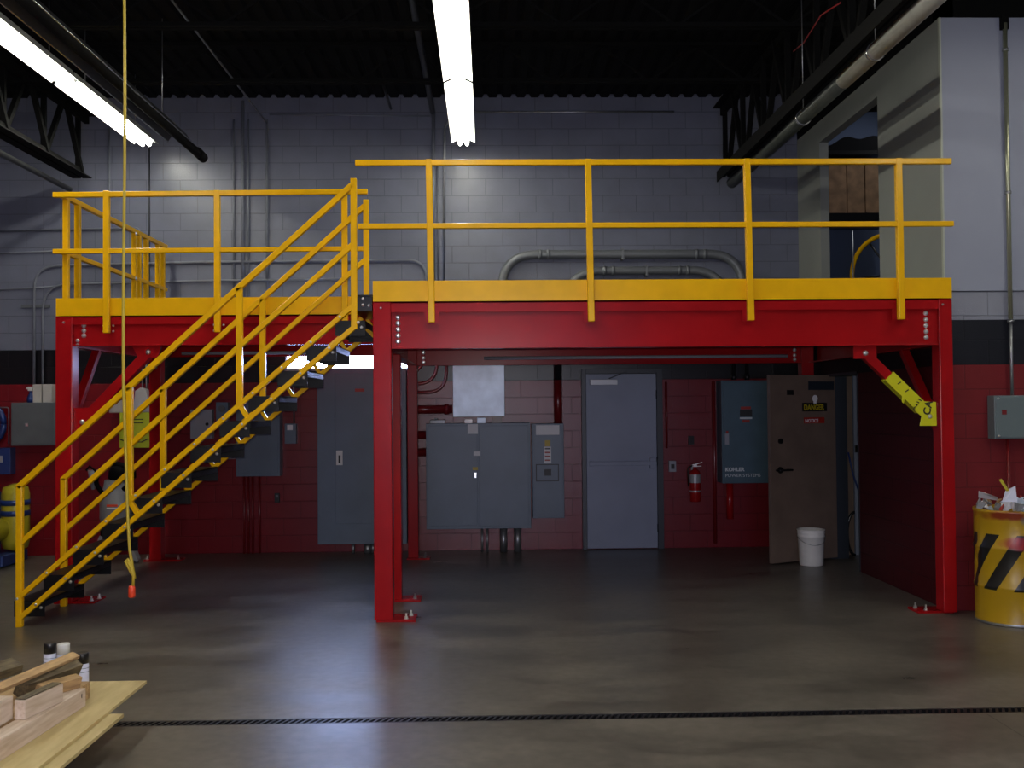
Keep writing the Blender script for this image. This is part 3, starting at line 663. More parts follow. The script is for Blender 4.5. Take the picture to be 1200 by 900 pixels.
wdet(KP, 'latch', 849.5, 508, 854.5, 521, .012, .292, M['lightpanel'], .002); wdet(KP, 'latch_key', 851, 505, 853.5, 508, .012, .292, M['redl'])
p = at(850, 552.2, BY-.295); text('lettering', 'KOHLER', .058, M['lettergrey'], (p.x, BY-.2935, p.z), FACE, KP, .001, .0028, 1.02)
p = at(850, 559, BY-.295); text('lettering', 'POWER SYSTEMS', .052, M['lettergrey'], (p.x, BY-.2935, p.z), FACE, KP, .001, .0, 1.06)
for i, x in enumerate((860, 875.5)):
    a = at(x, 445, BY-.15); nm = ['left', 'right'][i]
    b = MB().tube([(a.x, BY-.15, a.z), (a.x, BY-.15, 3.2)], .022, 12).tube([(a.x, BY-.15, a.z), (a.x, BY-.15, a.z+.06)], .032, 12)
    tag(b.build('conduit', M['blkcond']), f'conduit entering the top of the blue-grey generator panel, {nm} one', 'conduit')
a = at(855, 566, BY-.12); c = at(855, 608, BY-.12)
pipe('pipe', 'fat red capped pipe hanging below the blue-grey generator panel', [(a.x, BY-.12, a.z), (a.x, BY-.12, c.z)], .042, M['redext'], n=20, cat='pipe')
a = at(963, 425, 11.9)
pipe('conduit', 'dark vertical conduit behind the top of the tan door', [(a.x, BY-.05, 2.5), (a.x, BY-.05, .1)], .03, M['blkcond'])
# fire extinguisher
a = at(815, 588, BY-.1); ex = thing('fire_extinguisher', 'red fire extinguisher hanging on the wall between the grey door and generator panel', 'fire extinguisher', (a.x, BY-.09, a.z))
top = at(815, 550, BY-.1).z; h = top-a.z
MB().lathe([(.058, a.z), (.066, a.z+.012), (.066, top-.05), (.055, top-.02), (.022, top), (.020, top+.03)], (a.x, BY-.09, 0), 24).build('cylinder', M['redext'], ex)
MB().lathe([(.0672, top-.16), (.0672, top-.06)], (a.x, BY-.09, 0), 24, caps=False).build('label', M['silver'], ex)
MB().lathe([(.0672, top-.27), (.0672, top-.25)], (a.x, BY-.09, 0), 24, caps=False).build('label_band', M['silver'], ex)
MB().box(a.x-.022, a.x+.022, BY-.11, BY-.07, top+.03, top+.06).bar((a.x-.03, BY-.09, top+.05), (a.x+.08, BY-.13, top+.085), .02, .008).bar((a.x-.03, BY-.09, top+.035), (a.x+.07, BY-.13, top+.04), .02, .008).build('valve', M['bolt'], ex)
MB().tube(path([(a.x-.02, BY-.09, top+.045), (a.x-.085, BY-.09, top+.02), (a.x-.080, BY-.1, top-.2)], .05), .010, 8).build('hose', M['ink'], ex)
MB().box(a.x-.03, a.x+.03, BY-.02, BY, top-.1, top+.05).build('bracket', M['galv'], ex)

# ------------------------------------------------------------------ gear at the left end
t = wall_thing('fuse_box', 'square grey electrical panel at the far left under the black wall band', 'electrical panel', 13, 472, 65, 522, .22, M['greybox']); wdet(t, 'door', 15, 474, 63, 520, .008, .22, M['greybox'], .002); wdet(t, 'latch', 29.5, 496, 32.5, 499.5, .012, .228, M['bolt'])
zt = at(40, 472, BY-.22).z+.001
for i, (x0, x1) in enumerate(((41, 51), (52.5, 63))):
    a = at(x0, 460, BY-.12); c = at(x1, 460, BY-.12)
    tag(box('carton', M['cream'], (a.x, c.x, BY-.18, BY-.06, zt, zt+.215), None, .003), 'cream carton standing on the square panel at far left, %s one' % ['left', 'right'][i], 'carton', 'cartons on the square panel')
a = at(36, 470, BY-.12); sb = thing('spray_bottle', 'small blue spray bottle with a white trigger on the square grey panel', 'bottle', (a.x, BY-.12, zt))
MB().lathe([(.04, zt), (.042, zt+.06), (.018, zt+.11), (.014, zt+.14)], (a.x, BY-.12, 0), 16).build('bottle_body', M['bluep'], sb)
MB().box(a.x-.03, a.x+.025, BY-.135, BY-.105, zt+.14, zt+.19).box(a.x-.05, a.x-.02, BY-.13, BY-.11, zt+.16, zt+.18).build('trigger', M['white'], sb, .004)
# lime cover over a grey panel, rags on top
t = wall_thing('fuse_box', 'grey panel covered by a lime yellow sheet, seen between the stair rails', 'electrical panel', 141, 484, 177.5, 524, .16, M['greybox']); wdet(t, 'lime_sheet', 140, 483.5, 175, 524.5, .006, .16, M['limebox'], .002)
p0 = at(141, 515, BY-.17); p1 = at(158, 518, BY-.17); p2 = at(174, 514, BY-.17)
MB().tube([(p0.x, BY-.17, p0.z), ((p0.x+p1.x)/2, BY-.17, p0.z-.03), (p1.x, BY-.17, p1.z), ((p2.x+p1.x)/2, BY-.17, p1.z), (p2.x, BY-.17, p2.z)], .007, 6).build('cord', M['ink'], t)
for k in range(2): wdet(t, 'print_line', 153, 491+k*4, 168, 492+k*4, .001, .166, M['ink'])
def lump(name, label, cat, poly, y0, y1, m):
    b = MB().prism(poly, y0, y1); o = b.build(name, m, None, .012); return tag(o, label, cat)
def pp(pts, Y): return [(at(x, y, Y).x, at(x, y, Y).z) for x, y in pts]
lump('rag', 'crumpled white cloth slumped on the lime-covered panel, taller right heap', 'cloth', pp([(155, 483.5), (158, 458), (164, 454), (171, 456), (174, 468), (178, 476), (178.5, 483)], BY-.16), BY-.16, BY-.05, M['rag'])
lump('rag', 'small crumpled beige cloth on the left end of the lime-covered panel', 'cloth', pp([(127, 484), (129, 476), (136, 474), (141, 469), (149, 468), (150, 484)], BY-.16), BY-.16, BY-.06, M['cream'])
for i, x in enumerate((167, 171.5)):
    a = at(x, 455, BY-.03); pipe('conduit', 'thin vertical conduit rising above the lime-covered panel, %s one' % ['left', 'right'][i], [(a.x, BY-.03, 1.7), (a.x, BY-.03, 2.5)], .010, M['galv'])
# shop vacuum
a = at(137, 650, 11.7); V = thing('shop_vacuum', 'grey shop vacuum with black motor head standing behind the stairs', 'vacuum', (a.x, 11.7, 0)); vx = a.x
z1 = at(137, 612, 11.7).z; z2 = at(137, 578, 11.7).z; z3 = at(137, 562, 11.7).z; z4 = at(150, 545, 11.7).z
MB().lathe([(.17, z1), (.185, z1+.05), (.185, z2-.06), (.16, z2), (.13, z3)], (vx, 11.7, 0), 24).build('drum', M['vacgrey'], V)
MB().lathe([(.15, z1-.16), (.175, z1-.14), (.175, z1-.001)], (vx, 11.7, 0), 24).build('lower_band', M['tarp'], V)
MB().lathe([(.13, z3), (.15, z3+.02), (.145, z4-.06), (.10, z4)], (vx+.06, 11.7, 0), 24).build('motor_head', M['tarp'], V)
for s in (-1, 1): MB().prism([(vx+s*.10, z1-.14), (vx+s*.16, z1-.14), (vx+s*.27, 0.03), (vx+s*.20, .03)], 11.6, 11.7).lathe([(.03, -.02), (.03, .02)], (vx+s*.235, 11.65, .03), 12, 'X').build('leg', M['vacgrey'], V)
p = at(128, 594, 11.51)
box('label', M['orange'], (p.x-.03, p.x+.09, 11.512, 11.52, p.z, p.z+.025), V); box('label_line', M['paper'], (p.x-.03, p.x+.09, 11.512, 11.52, p.z-.025, p.z-.012), V)
hp = [(vx-.12, 11.6, z2), (vx-.20, 11.55, z2+.15), (vx-.05, 11.5, z4+.02), (vx+.16, 11.5, z4+.03), (vx+.24, 11.5, z4-.18), (vx+.14, 11.5, z3-.1)]
MB().tube(path(hp, .12), .026, 10).build('hose', M['tarp'], V)
p = at(108, 560, BY-.1); wb = thing('funnel', 'white and black funnel-shaped scoop hung on the red wall behind the stairs', 'scoop', (p.x, BY-.07, p.z-.16))
MB().lathe([(.02, p.z-.14), (.05, p.z+.02), (.06, p.z+.09)], (p.x, BY-.07, 0), 16, caps=True).build('cone', M['lightpanel'], wb)
MB().tube([(p.x-.06, BY-.12, p.z+.09), (p.x-.02, BY-.13, p.z+.14), (p.x+.05, BY-.12, p.z+.08), (p.x+.02, BY-.12, p.z-.04)], .014, 8).build('strap', M['tarp'], wb)
# blue and yellow things at the frame's left edge
t = wall_thing('battery_charger', 'blue box on the red wall at the left edge of the room', 'box', -6, 525, 12, 556, .14, M['bluep']); wdet(t, 'badge', -1, 534, 3, 542, .004, .14, M['silver'])
a = at(5, 475, BY-.1); hr = thing('hose_hanger', 'pale wire hanger holding dark blue hose at the left edge', 'hose hanger', (a.x, BY, a.z-.2))
MB().tube(path([(a.x-.3, BY-.05, at(5, 477.5, BY).z), (a.x+.03, BY-.05, at(5, 477.5, BY).z), (a.x+.03, BY-.05, at(5, 520, BY).z)], .03), .008, 8).build('wire', M['galv'], hr)
MB().tube([(a.x-.14+.13*math.cos(k/16*2*PI), BY-.09, a.z-.22+.20*math.sin(k/16*2*PI)) for k in range(17)], .035, 10).build('hose', M['bluep'], hr)
a = at(8, 650, 11.6); ac = thing('air_compressor', 'yellow air tank lashed in a blue frame on the floor at the left edge', 'compressor', (a.x, 11.6, 0))
zz = at(8, 640, 11.6).z
MB().lathe([(.02, .14), (.13, .18), (.15, .26), (.15, .78), (.13, .86), (.03, .90)], (a.x+.05, 11.7, 0), 24).build('tank', M['yellowp'], ac)
MB().lathe([(.02, -.22), (.11, -.2), (.13, -.14), (.13, .1), (.11, .16), (.02, .18)], (a.x-.08, 11.45, .40), 24, 'Y').build('drum', M['yellowp'], ac)
for z in (.66, .54): MB().lathe([(.156, z), (.156, z+.06)], (a.x+.05, 11.7, 0), 24).build('strap', M['bluep'], ac)
MB().box(a.x-.25, a.x+.10, 11.28, 11.9, .02, .14).box(a.x-.25, a.x-.2, 11.3, 11.9, .14, .8).build('frame', M['bluep'], ac, .01)
a = at(0, 470, 12.1)

# ------------------------------------------------------------------ conduits high on the back wall
Yc = BY-.03
def wp(pts, off=.03): return [(lambda v: (v.x, BY-off, v.z))(at(x, y, BY-off)) for x, y in pts]
pipe('conduit', 'horizontal conduit near the top of the back wall, bright length right of the centre light', wp([(556, 131.5), (790, 131)]), .014, M['galv'])
pipe('conduit', 'dark horizontal conduit near the wall top left of the centre light', wp([(316, 134), (505, 136)]), .011, M['wallcond'])
pipe('conduit', 'conduit bending down the wall right beside the end of the centre light', wp([(548, 141), (521, 141), (520, 330)]), .015, M['galv'], rad=.25)
pipe('conduit', 'grey conduit descending the wall left of the centre light, left of a pair', wp([(508, 132), (508, 330)]), .022, M['wallcond'])
pipe('conduit', 'grey conduit descending the wall left of the centre light, right of a pair', wp([(513.5, 190), (513.5, 330)]), .014, M['wallcond'])
for i, (x, y0, r) in enumerate(((128, 150, .012), (274, 140, .012), (284.5, 118, .02), (291, 140, .012), (313, 140, .014))):
    pipe('conduit', 'grey conduit running down the upper wall, %s' % ['above the left platform corner', 'left of the close trio', 'thickest, middle of the close trio', 'right of the close trio', 'just right of the trio'][i], wp([(x, y0), (x, 350)], r+.01), r, M['wallcond'])
pipe('conduit', 'black cable pipe dropping down the wall below the left light end', wp([(175, 172), (174.5, 350)]), .008, M['blkcond'])
pipe('conduit', 'pale conduit elbow on the wall behind the left guard rail', wp([(0, 271), (163, 267), (166, 280)]), .012, M['wallcond'], rad=.1)
pipe('conduit', 'grey conduit along the wall at the far left, upper of two', wp([(-20, 298), (68, 294)]), .010, M['wallcond'])
pipe('conduit', 'grey conduit along the wall at the far left, lower of two', wp([(-20, 341), (75, 335)]), .010, M['wallcond'])
pipe('conduit', 'long conduit rising from the square panel and crossing behind both stair rails', wp([(40, 450), (40, 312), (250, 307), (498, 305), (500, 345)]), .016, M['wallcond'], rad=.28)
pipe('conduit', 'second long conduit parallel below it, rising from the square panel', wp([(50, 450), (50, 334), (250, 329), (410, 327)], .04), .014, M['wallcond'], rad=.3)
p = at(25, 359, BY-.02); q = at(58, 360, BY-.02); tag(box('strut', M['greybox'], (p.x, q.x, BY-.028, BY, p.z-.018, p.z+.018)), 'short dark strut clamp holding the conduits at the far left', 'strut')
def arch(label, x0, x1, yt, yb, r, off, rad):
    pts = wp([(x0, yb), (x0, yt), (x1, yt-1), (x1, yb)], off); b = MB().tube(path(pts, rad, 12), r, 20)
    a1 = Vector(pts[1]); a2 = Vector(pts[2])
    for s, a0 in ((1, a1), (-1, a2)):
        for d in (rad+.02, rad+.12):
            p = Vector((a0.x+s*d, a0.y, a0.z)); b.tube([p, p+Vector((s*.035, 0, 0))], r*1.15, 20)
    xm = (a1.x+a2.x)/2; b.box(xm-.012, xm+.012, a1.y-r-.006, BY-.002, a1.z-r-.02, a1.z+r+.01)
    tag(b.build('conduit', mat('grey_pipe', (.165, .175, .19), .4, .2)), label, 'conduit')
arch('fat grey conduit arching over the platform, outer of the nested pair', 588, 870, 298.5, 420, .054, .09, .42)
arch('fat grey conduit arching over the platform, inner of the nested pair', 664, 850, 317.5, 420, .050, .09, .42)

# ------------------------------------------------------------------ roof steel, lights, heaters
def truss(name, label, x, y0, y1, zb, zt, panel, m, w=.10):
    t = thing(name, label, 'truss', (x, (y0+y1)/2, zt))
    for s in (-1, 1):
        MB().box(x+s*.012, x+s*(.012+w), y0, y1, zb, zb+.012).box(x+s*.012, x+s*.024, y0, y1, zb+.012, zb+w).build('bottom_chord', m, t)
    MB().box(x-.012-w, x+.012+w, y0-.0, y1+.15, zt-.012, zt).box(x-.024, x+.024, y0, y1+.15, zt-w, zt-.012).build('top_chord', m, t)
    y = y1-.05; up = True; k = 0
    while y-panel > y0:
        zz0, zz1 = (zb+.03, zt-.03) if up else (zt-.03, zb+.03)
        s = -1 if k % 2 else 1
        MB().bar((x+s*.02, y, zz0), (x+s*.02, y-panel, zz1), .05, .05).build('web_member', m, t)
        if k % 2 == 0: MB().bar((x-s*.02, y-.02, zb+.03), (x-s*.02, y-.02, zt-.03), .05, .045).build('web_member', m, t)
        y -= panel; up = not up; k += 1
    return t
truss('roof_truss', 'black open-web roof truss on the right, ending at the back wall', 2.86, 3.2, 12.05, 4.42, 5.30, .42, M['blacksteel'])
truss('roof_truss', 'black open-web roof truss at the upper left, beyond the left light', -4.70, 3.2, 12.0, 4.42, 5.20, .46, M['blacksteel'])
for i, y in enumerate((8.92, 10.45)):
    t = thing('bar_joist', 'black bar joist crossing under the roof deck, %s the back wall' % ['farther from', 'nearer'][i], 'joist', (0, y, ROOF))
    for s in (-1, 1): MB().box(X0, XR, y+s*.01, y+s*.06, 5.04, 5.055).box(X0, XR, y+s*.01, y+s*.018, 5.055, 5.09).build('bottom_chord', M['blacksteel'], t)
    MB().box(X0, XR, y-.06, y+.06, ROOF-.05, ROOF-.01).build('top_chord', M['blacksteel'], t)
    b = MB(); x = X0+.1; u = True
    while x < XR-.6: b.bar((x, y, 5.06 if u else ROOF-.05), (x+.5, y, ROOF-.05 if u else 5.06), .022, .022); x += .5; u = not u
    b.build('web', M['blacksteel'], t)
def light_fixture(x, y1, L=2.22, z=4.77):
    t = thing('fluorescent_light', '', 'light', (x, y1, z+.12))
    w = .135
    outer = [(-w, z-.02), (-.055, z+.10), (.055, z+.10), (w, z-.02)]
    vs = []; n = 8
    prof = [(-w, z+.004), (-w, z+.012), (-.10, z+.030), (-.055, z+.048), (.055, z+.048), (.10, z+.030), (w, z+.012), (w, z+.004)]
    prof2 = [(a*1.0+(.003 if a > 0 else -.003), b_+.004) for a, b_ in prof]
    m = len(prof); b = MB()
    for yy in (y1-L+.02, y1-.02): vs += [(x+a, yy, c) for a, c in prof]
    b.add(vs, [(k, k+1, m+k+1, m+k) for k in range(m-1)]); b.build('reflector', M['reflector'], t)
    b = MB(); vs = []
    for yy in (y1-L+.02, y1-.02): vs += [(x+a, yy, c) for a, c in prof2]
    b.add(vs, [(k, k+1, m+k+1, m+k) for k in range(m-1)]); b.box(x-.055, x+.055, y1-L+.01, y1-.01, z+.066, z+.12); b.build('housing', M['housing'], t)
    for s in (-1, 1):
        MB().tube([(x+s*.040, y1-L+.03, z-.004), (x+s*.040, y1-.03, z-.004)], .019, 10).build('tube', TUBE, t)
    for yy in (y1-L+.004, y1-.022):
        MB().box(x-.07, x+.07, yy, yy+.018, z+.018, z+.06).build('lamp_holder', M['housing'], t)
    for yy in (y1-.4, y1-L+.4): MB().tube([(x, yy, z+.12), (x, yy, ROOF)], .004, 6).build('hanger', M['galv'], t)
    return t
def dup(r, dx, dy):
    c = r.copy(); COL.objects.link(c); c.location = r.location+Vector((dx, dy, 0))
    for ch in r.children: k = ch.copy(); COL.objects.link(k); k.parent = c
    return c
f0 = light_fixture(-.25, 11.85)
f0['label'] = 'lit twin-tube fluorescent light over the platform centre, farther of its row'; f0['group'] = 'fluorescent lights'
bpy.context.view_layer.update()
fx = [(0, -2.24, 'lit twin-tube fluorescent light of the centre row, cut by the top of the photo'),
      (-3.65, 0, 'lit fluorescent light of the left row, the end nearest the back wall'),
      (-3.65, -2.24, 'lit fluorescent light of the left row, running out of the photo at upper left'),
      (0, -4.48, 'fluorescent light of the centre row, third from the back wall'), (0, -6.72, 'fluorescent light of the centre row, fourth from the back wall'), (0, -8.96, 'fluorescent light of the centre row above the camera'),
      (-3.65, -4.48, 'fluorescent light of the left row, third from the back wall'), (-3.65, -6.72, 'fluorescent light of the left row, fourth from the back wall'),
      (5.2, -4.6, 'fluorescent light of the right row, nearer the red wall'), (5.2, -6.84, 'fluorescent light of the right row, second from the red wall')]
for dx, dy, lb in fx: c = dup(f0, dx, dy); c['label'] = lb; c['group'] = 'fluorescent lights'
# radiant heater at left: hood and dark tube
H = thing('radiant_heater', 'long dark radiant heater hood with shiny edges beside the left light', 'heater', (-3.08, 9, 4.5))
hx, hz, ya, yb = -3.08, 4.42, 5.5, 10.35
prof = [(-.115, 0), (-.07, .07), (.07, .07), (.115, 0)]
b = MB(); m = len(prof); vs = []
for yy in (ya, yb): vs += [(hx+a, yy, hz+c) for a, c in prof]
b.add(vs, [(k, k+1, m+k+1, m+k) for k in range(m-1)]); vs = [(a, b2, c+.004) for a, b2, c in vs]; b.add(vs, [(k, k+1, m+k+1, m+k) for k in range(m-1)]); b.build('hood', M['heater'], H)
for s in (-1, 1): MB().tube([(hx+s*.117, ya, hz-.003), (hx+s*.117, yb, hz-.003)], .007, 6).build('edge_trim', M['chrome'], H)
MB().tube([(hx+.07, ya, hz-.01), (hx+.07, 10.95, hz-.02)], .045, 16).tube([(hx+.07, 10.72, hz-.01), (hx+.07, 10.95, hz-.02)], .052, 16).build('heater_tube', M['blacksteel'], H)
for yy in (6.5, 9.8): MB().tube([(hx, yy, hz+.09), (hx, yy, ROOF)], .004, 6).build('hanger', M['galv'], H)
# vent tube at right
H2 = thing('vent_tube', 'long round heater tube slung beside the right truss, pale near length and dark far length', 'tube', (3.0, 8, 4.2))
vx, vz = 2.76, 4.20
MB().tube([(vx, 4.5, vz), (vx, 7.75, vz)], .062, 18).build('pale_section', M['duct'], H2)
MB().tube([(vx, 7.755, vz), (vx, 11.35, vz)], .060, 18).build('dark_section', M['ductdark'], H2)
for yy in (7.1, 8.75):
    MB().tube([(vx, yy, vz), (vx, yy+.03, vz)], .068, 18).build('clamp', M['chrome'], H2)
    MB().tube([(vx, yy+.01, vz+.06), (vx, yy+.01, ROOF)], .004, 6).build('hanger', M['galv'], H2)
b = MB().box(vx-.16, vx-.15, 5, 11.4, vz+.02, vz+.14).box(vx-.15, vx-.07, 5, 11.4, vz+.13, vz+.14); b.build('shield', M['blacksteel'], H2)
# conduits along Y under the roof
def ypipe(label, px, py, Y, r, y0=3.5, drop=None, m='blkcond'):
    a = at(px, py, Y); pts = [(a.x, y0, a.z), (a.x, Y, a.z)]
    if drop: pts.append((a.x, Y, drop))
    pipe('conduit', label, pts, r, M[m], rad=.08)
ypipe('black pipe under the roof ending above the wall conduits, left of the centre light', 507, 131, 12.15, .032)
ypipe('short-looking black pipe end under the roof over the left platform', 458, 127, 12.1, .016, 11.2)
ypipe('thin grey conduit slanting under the roof down to the top of the back wall', 312, 143, BY-.04, .010, m='galv')
ypipe('thin black pipe below the left roof truss', 82, 222, 11.8, .03)
# red cable bits in the right truss
pts = [at(930, 60, 9.2), at(942, 50, 8.8), at(962, 18, 8.2), at(985, 3, 7.9)]
tag(MB().tube([tuple(p) for p in pts], .006, 6).build('cable', mat('red_cable', (.35, .02, .02), .5)), 'red cable strung through the right roof truss', 'cable')

# ------------------------------------------------------------------ front right wall
a = at(1179, 100, FY-.05)
P = thing('conduit', 'bright metal conduit running down the pale right wall to the grey box', 'conduit', (a.x, FY-.05, 1.6))
zt = at(1179, 27, FY-.05).z; z1 = at(1182, 374, FY-.05).z; zb = at(1181, 463, FY-.05).z
MB().tube([(a.x, FY-.05, z1), (a.x, FY-.05, zt)], .018, 12).build('upper_length', mat('olive_galv', (.42, .43, .30), .3, .7), P)
for y in (60, 227, 378): z = at(1180, y, FY-.05).z; MB().tube([(a.x, FY-.05, z), (a.x, FY-.05, z+.02)], .026, 12).build('coupling', M['galv'], P)
MB().tube([(a.x, FY-.05, zb), (a.x, FY-.05, z1)], .013, 12).build('lower_length', M['galv'], P)
MB().box(a.x-.03, a.x+.03, FY-.06, FY-.018, zt-.05, 4.93).build('top_strut', M['blacksteel'], P)
a = at(1165, 463.5, FY-.12); c = at(1212, 514, FY-.12)
t = thing('disconnect_box', 'grey electrical box with corner screws on the red right wall', 'electrical box', ((a.x+c.x)/2, FY, c.z))
gg = mat('grey_box_paint', (.120, .155, .165), .45); box('body', gg, (a.x, c.x, FY-.12, FY, c.z, a.z), t, .005); box('door', gg, (a.x+.012, c.x-.012, FY-.128, FY-.12, c.z+.012, a.z-.012), t, .002)
for x in (a.x+.03, c.x-.03):
    for z in (a.z-.025, c.z+.025): bolt(t, (x, FY-.128, z), .007)
q = at(1177, 483, FY-.13); box('label', M['redcond'], (q.x-.02, q.x+.02, FY-.1295, FY-.128, q.z-.02, q.z+.02), t)
a = at(1181, 514, FY-.04); pipe('conduit', 'red-painted conduit below the grey box on the right wall', [(a.x, FY-.04, c.z), (a.x, FY-.04, 0)], .014, M['redcond'])

# caution tape round the right brace
CT = thing('caution_tape', 'yellow caution tape wrapped round the brace at the right red column', 'tape', (3.6, 8.25, 1.45))
q0 = pa+dd*.27; MB().bar(q0, pa+dd*.66, .10, .098, (0, 1, 0)).build('wrap', M['tape'], CT, .004)
Yt = 8.288
def quad(pts, y0, y1): return MB().prism(pp(pts, y0), y0, y1)
quad([(1079, 470), (1097, 471), (1098, 499), (1078, 499), (1080, 488), (1072, 481)], Yt-.012, Yt+.0).build('wrap', M['tape'], CT, .003)
quad([(1057, 462), (1061, 464), (1059, 473), (1057, 471)], Yt-.004, Yt).build('tape_end', M['tape'], CT)
def ctext(s, px, py, size, ang):
    p = at(px, py, Yt-.02); text('lettering', s, size, M['ink'], (p.x, Yt-.0145 if ang > -10 else Yt-.0, p.z), Matrix.Rotation(0, 3, 'Y') @ FACE @ Matrix.Rotation(math.radians(ang), 3, 'Z'), CT, .0006, .002)
p = at(1090, 487, Yt-.02); text('lettering', 'CA', .085, M['ink'], (p.x, Yt-.0135, p.z), FACE @ Matrix.Rotation(math.radians(78), 3, 'Z'), CT, .0006, .002)
p = at(1075, 483, Yt-.01); text('lettering', 'CAU', .052, M['ink'], (p.x, 8.2935, p.z), FACE @ Matrix.Rotation(math.radians(62), 3, 'Z'), CT, .0006, .002)
for px, py in ((1054, 449), (1063, 458)):
    p = at(px, py, 8.293); MB().bar((p.x-.014, 8.2945, p.z-.008), (p.x+.014, 8.2945, p.z+.010), .001, .010).build('print_mark', M['ink'], CT)
bolt(CT, (3.612, Yt-.012, at(1084, 488, Yt).z), .014)

# ------------------------------------------------------------------ bucket
a = at(951.5, 664, 10.85); B = thing('bucket', 'white plastic bucket on the floor in front of the open tan door', 'bucket', (a.x+.01, 10.9, 0)); bx, by = a.x+.01, 10.9
MB().lathe([(.118, 0), (.125, .01), (.137, .30), (.143, .305), (.143, .315), (.138, .32), (.145, .345), (.145, .355), (.139, .36), (.148, .372), (.148, .382), (.138, .382), (.128, .30), (.112, .015)], (bx, by, 0), 32).build('pail', M['bucket'], B)
MB().tube([(bx+.15*math.cos(t), by-.01-.0, .31-.10*math.sin(t)) if False else (bx-.15*math.cos(t), by-.15*math.sin(t)*.98, .315-.09*math.sin(t)) for t in [PI*k/14 for k in range(15)]], .003, 6).build('handle', M['galv'], B)
MB().lathe([(.01, .345), (.125, .348)], (bx, by, 0), 24).build('contents', M['woodedge'], B)

# ------------------------------------------------------------------ drum of rubbish
def drum_mat():
    m = bpy.data.materials.new('hazard_drum'); m.use_nodes = True; nt = m.node_tree; N = nt.nodes; L = nt.links; b = N['Principled BSDF']
    tc = N.new('ShaderNodeTexCoord'); sp = N.new('ShaderNodeSeparateXYZ'); L.new(tc.outputs['Object'], sp.inputs[0])
    def math_(op, a, b_=None, c=None):
        n = N.new('ShaderNodeMath'); n.operation = op
        for i, v in enumerate((a, b_, c)):
            if v is None: continue
            if isinstance(v, (int, float)): n.inputs[i].default_value = v
            else: L.new(v, n.inputs[i])
        return n.outputs[0]
    ang = math_('ARCTAN2', sp.outputs['Y'], sp.outputs['X'])
    arc = math_('MULTIPLY', ang, .29)
    sh = math_('MULTIPLY_ADD', sp.outputs['Z'], -.62, arc)
    fr = math_('FRACT', math_('MULTIPLY_ADD', sh, 1/.235, 10.27))
    st = math_('LESS_THAN', fr, .47)
    st = math_('MULTIPLY', st, math_('GREATER_THAN', sp.outputs['Z'], .27)); st = math_('MULTIPLY', st, math_('LESS_THAN', sp.outputs['Z'], .70))
    mx = N.new('ShaderNodeMix'); mx.data_type = 'RGBA'; mx.inputs['A'].default_value = (.42, .25, .006, 1); mx.inputs['B'].default_value = (.010, .010, .008, 1); L.new(st, mx.inputs['Factor'])
    no = N.new('ShaderNodeTexNoise'); no.inputs['Scale'].default_value = 9; L.new(tc.outputs['Object'], no.inputs['Vector'])
    def blob(prev, px, pz, rx, rz, col):
        dx = math_('DIVIDE', math_('SUBTRACT', sp.outputs['X'], px), rx); dz = math_('DIVIDE', math_('SUBTRACT', sp.outputs['Z'], pz), rz)
        d = math_('ADD', math_('MULTIPLY', dx, dx), math_('MULTIPLY', dz, dz))
        d = math_('ADD', d, math_('MULTIPLY_ADD', no.outputs['Fac'], 1.6, -.8))
        f = N.new('ShaderNodeMapRange'); f.inputs['From Min'].default_value = 1.3; f.inputs['From Max'].default_value = .3; f.inputs['To Max'].default_value = .9; L.new(d, f.inputs['Value'])
        x = N.new('ShaderNodeMix'); x.data_type = 'RGBA'; x.inputs['B'].default_value = (*col, 1); L.new(prev, x.inputs['A']); L.new(f.outputs[0], x.inputs['Factor']); return x.outputs['Result']
    c = blob(mx.outputs['Result'], -.10, .635, .12, .05, (.32, .006, .008))
    c = blob(c, -.16, .845, .13, .04, (.20, .006, .008)); c = blob(c, .02, .81, .10, .05, (.10, .13, .20))
    L.new(c, b.inputs['Base Color']); b.inputs['Roughness'].default_value = .35
    return m
DX, DYc, DR, DH = 4.135, 7.99, .287, .885
DR_ = thing('steel_drum', 'yellow steel drum with black hazard stripes and paint smears, full of rubbish', 'drum', (DX, DYc, 0))
prof = [(DR*.97, 0), (DR*1.01, .006), (DR*1.01, .02), (DR, .03)]
for zc in (.29, .59): prof += [(DR, zc-.02), (DR+.006, zc-.008), (DR+.006, zc+.008), (DR, zc+.02)]
prof += [(DR, DH-.03), (DR*1.02, DH-.02), (DR*1.02, DH), (DR*.97, DH), (DR*.96, DH-.25)]
o = MB().lathe(prof, (0, 0, 0), 48).build('shell', drum_mat(), None); o.location = (0, 0, 0); o.parent = DR_
o = MB().lathe([(DR*1.012, .004), (DR*1.018, .012), (DR*1.012, .022)], (DX, DYc, 0), 48, caps=False).build('bottom_rim', M['galv'], DR_)
nb = MB(); NA = 14; vs = []
for i in range(NA+1):
    an = -PI/2-.155+i*.062
    for rr in (DR-.002, DR+.008):
        for zz_ in (.27, .70): vs.append((DX+rr*math.cos(an), DYc+rr*math.sin(an), zz_))
nb.add(vs, [q for i in range(NA) for q in ((4*i+2, 4*i+6, 4*i+7, 4*i+3), (4*i, 4*i+1, 4*i+5, 4*i+4), (4*i+1, 4*i+3, 4*i+7, 4*i+5), (4*i, 4*i+4, 4*i+6, 4*i+2))]+[(0, 2, 3, 1), (4*NA, 4*NA+1, 4*NA+3, 4*NA+2)])
nb.build('notice', mat('drum_notice', (.44, .29, .02), .5), DR_)
rnd = random.Random(3)
cols = [M['paper'], M['bluep'], M['redl'], M['woodedge'], M['vacgrey'], M['panel2'], M['ink']]
rb = MB()
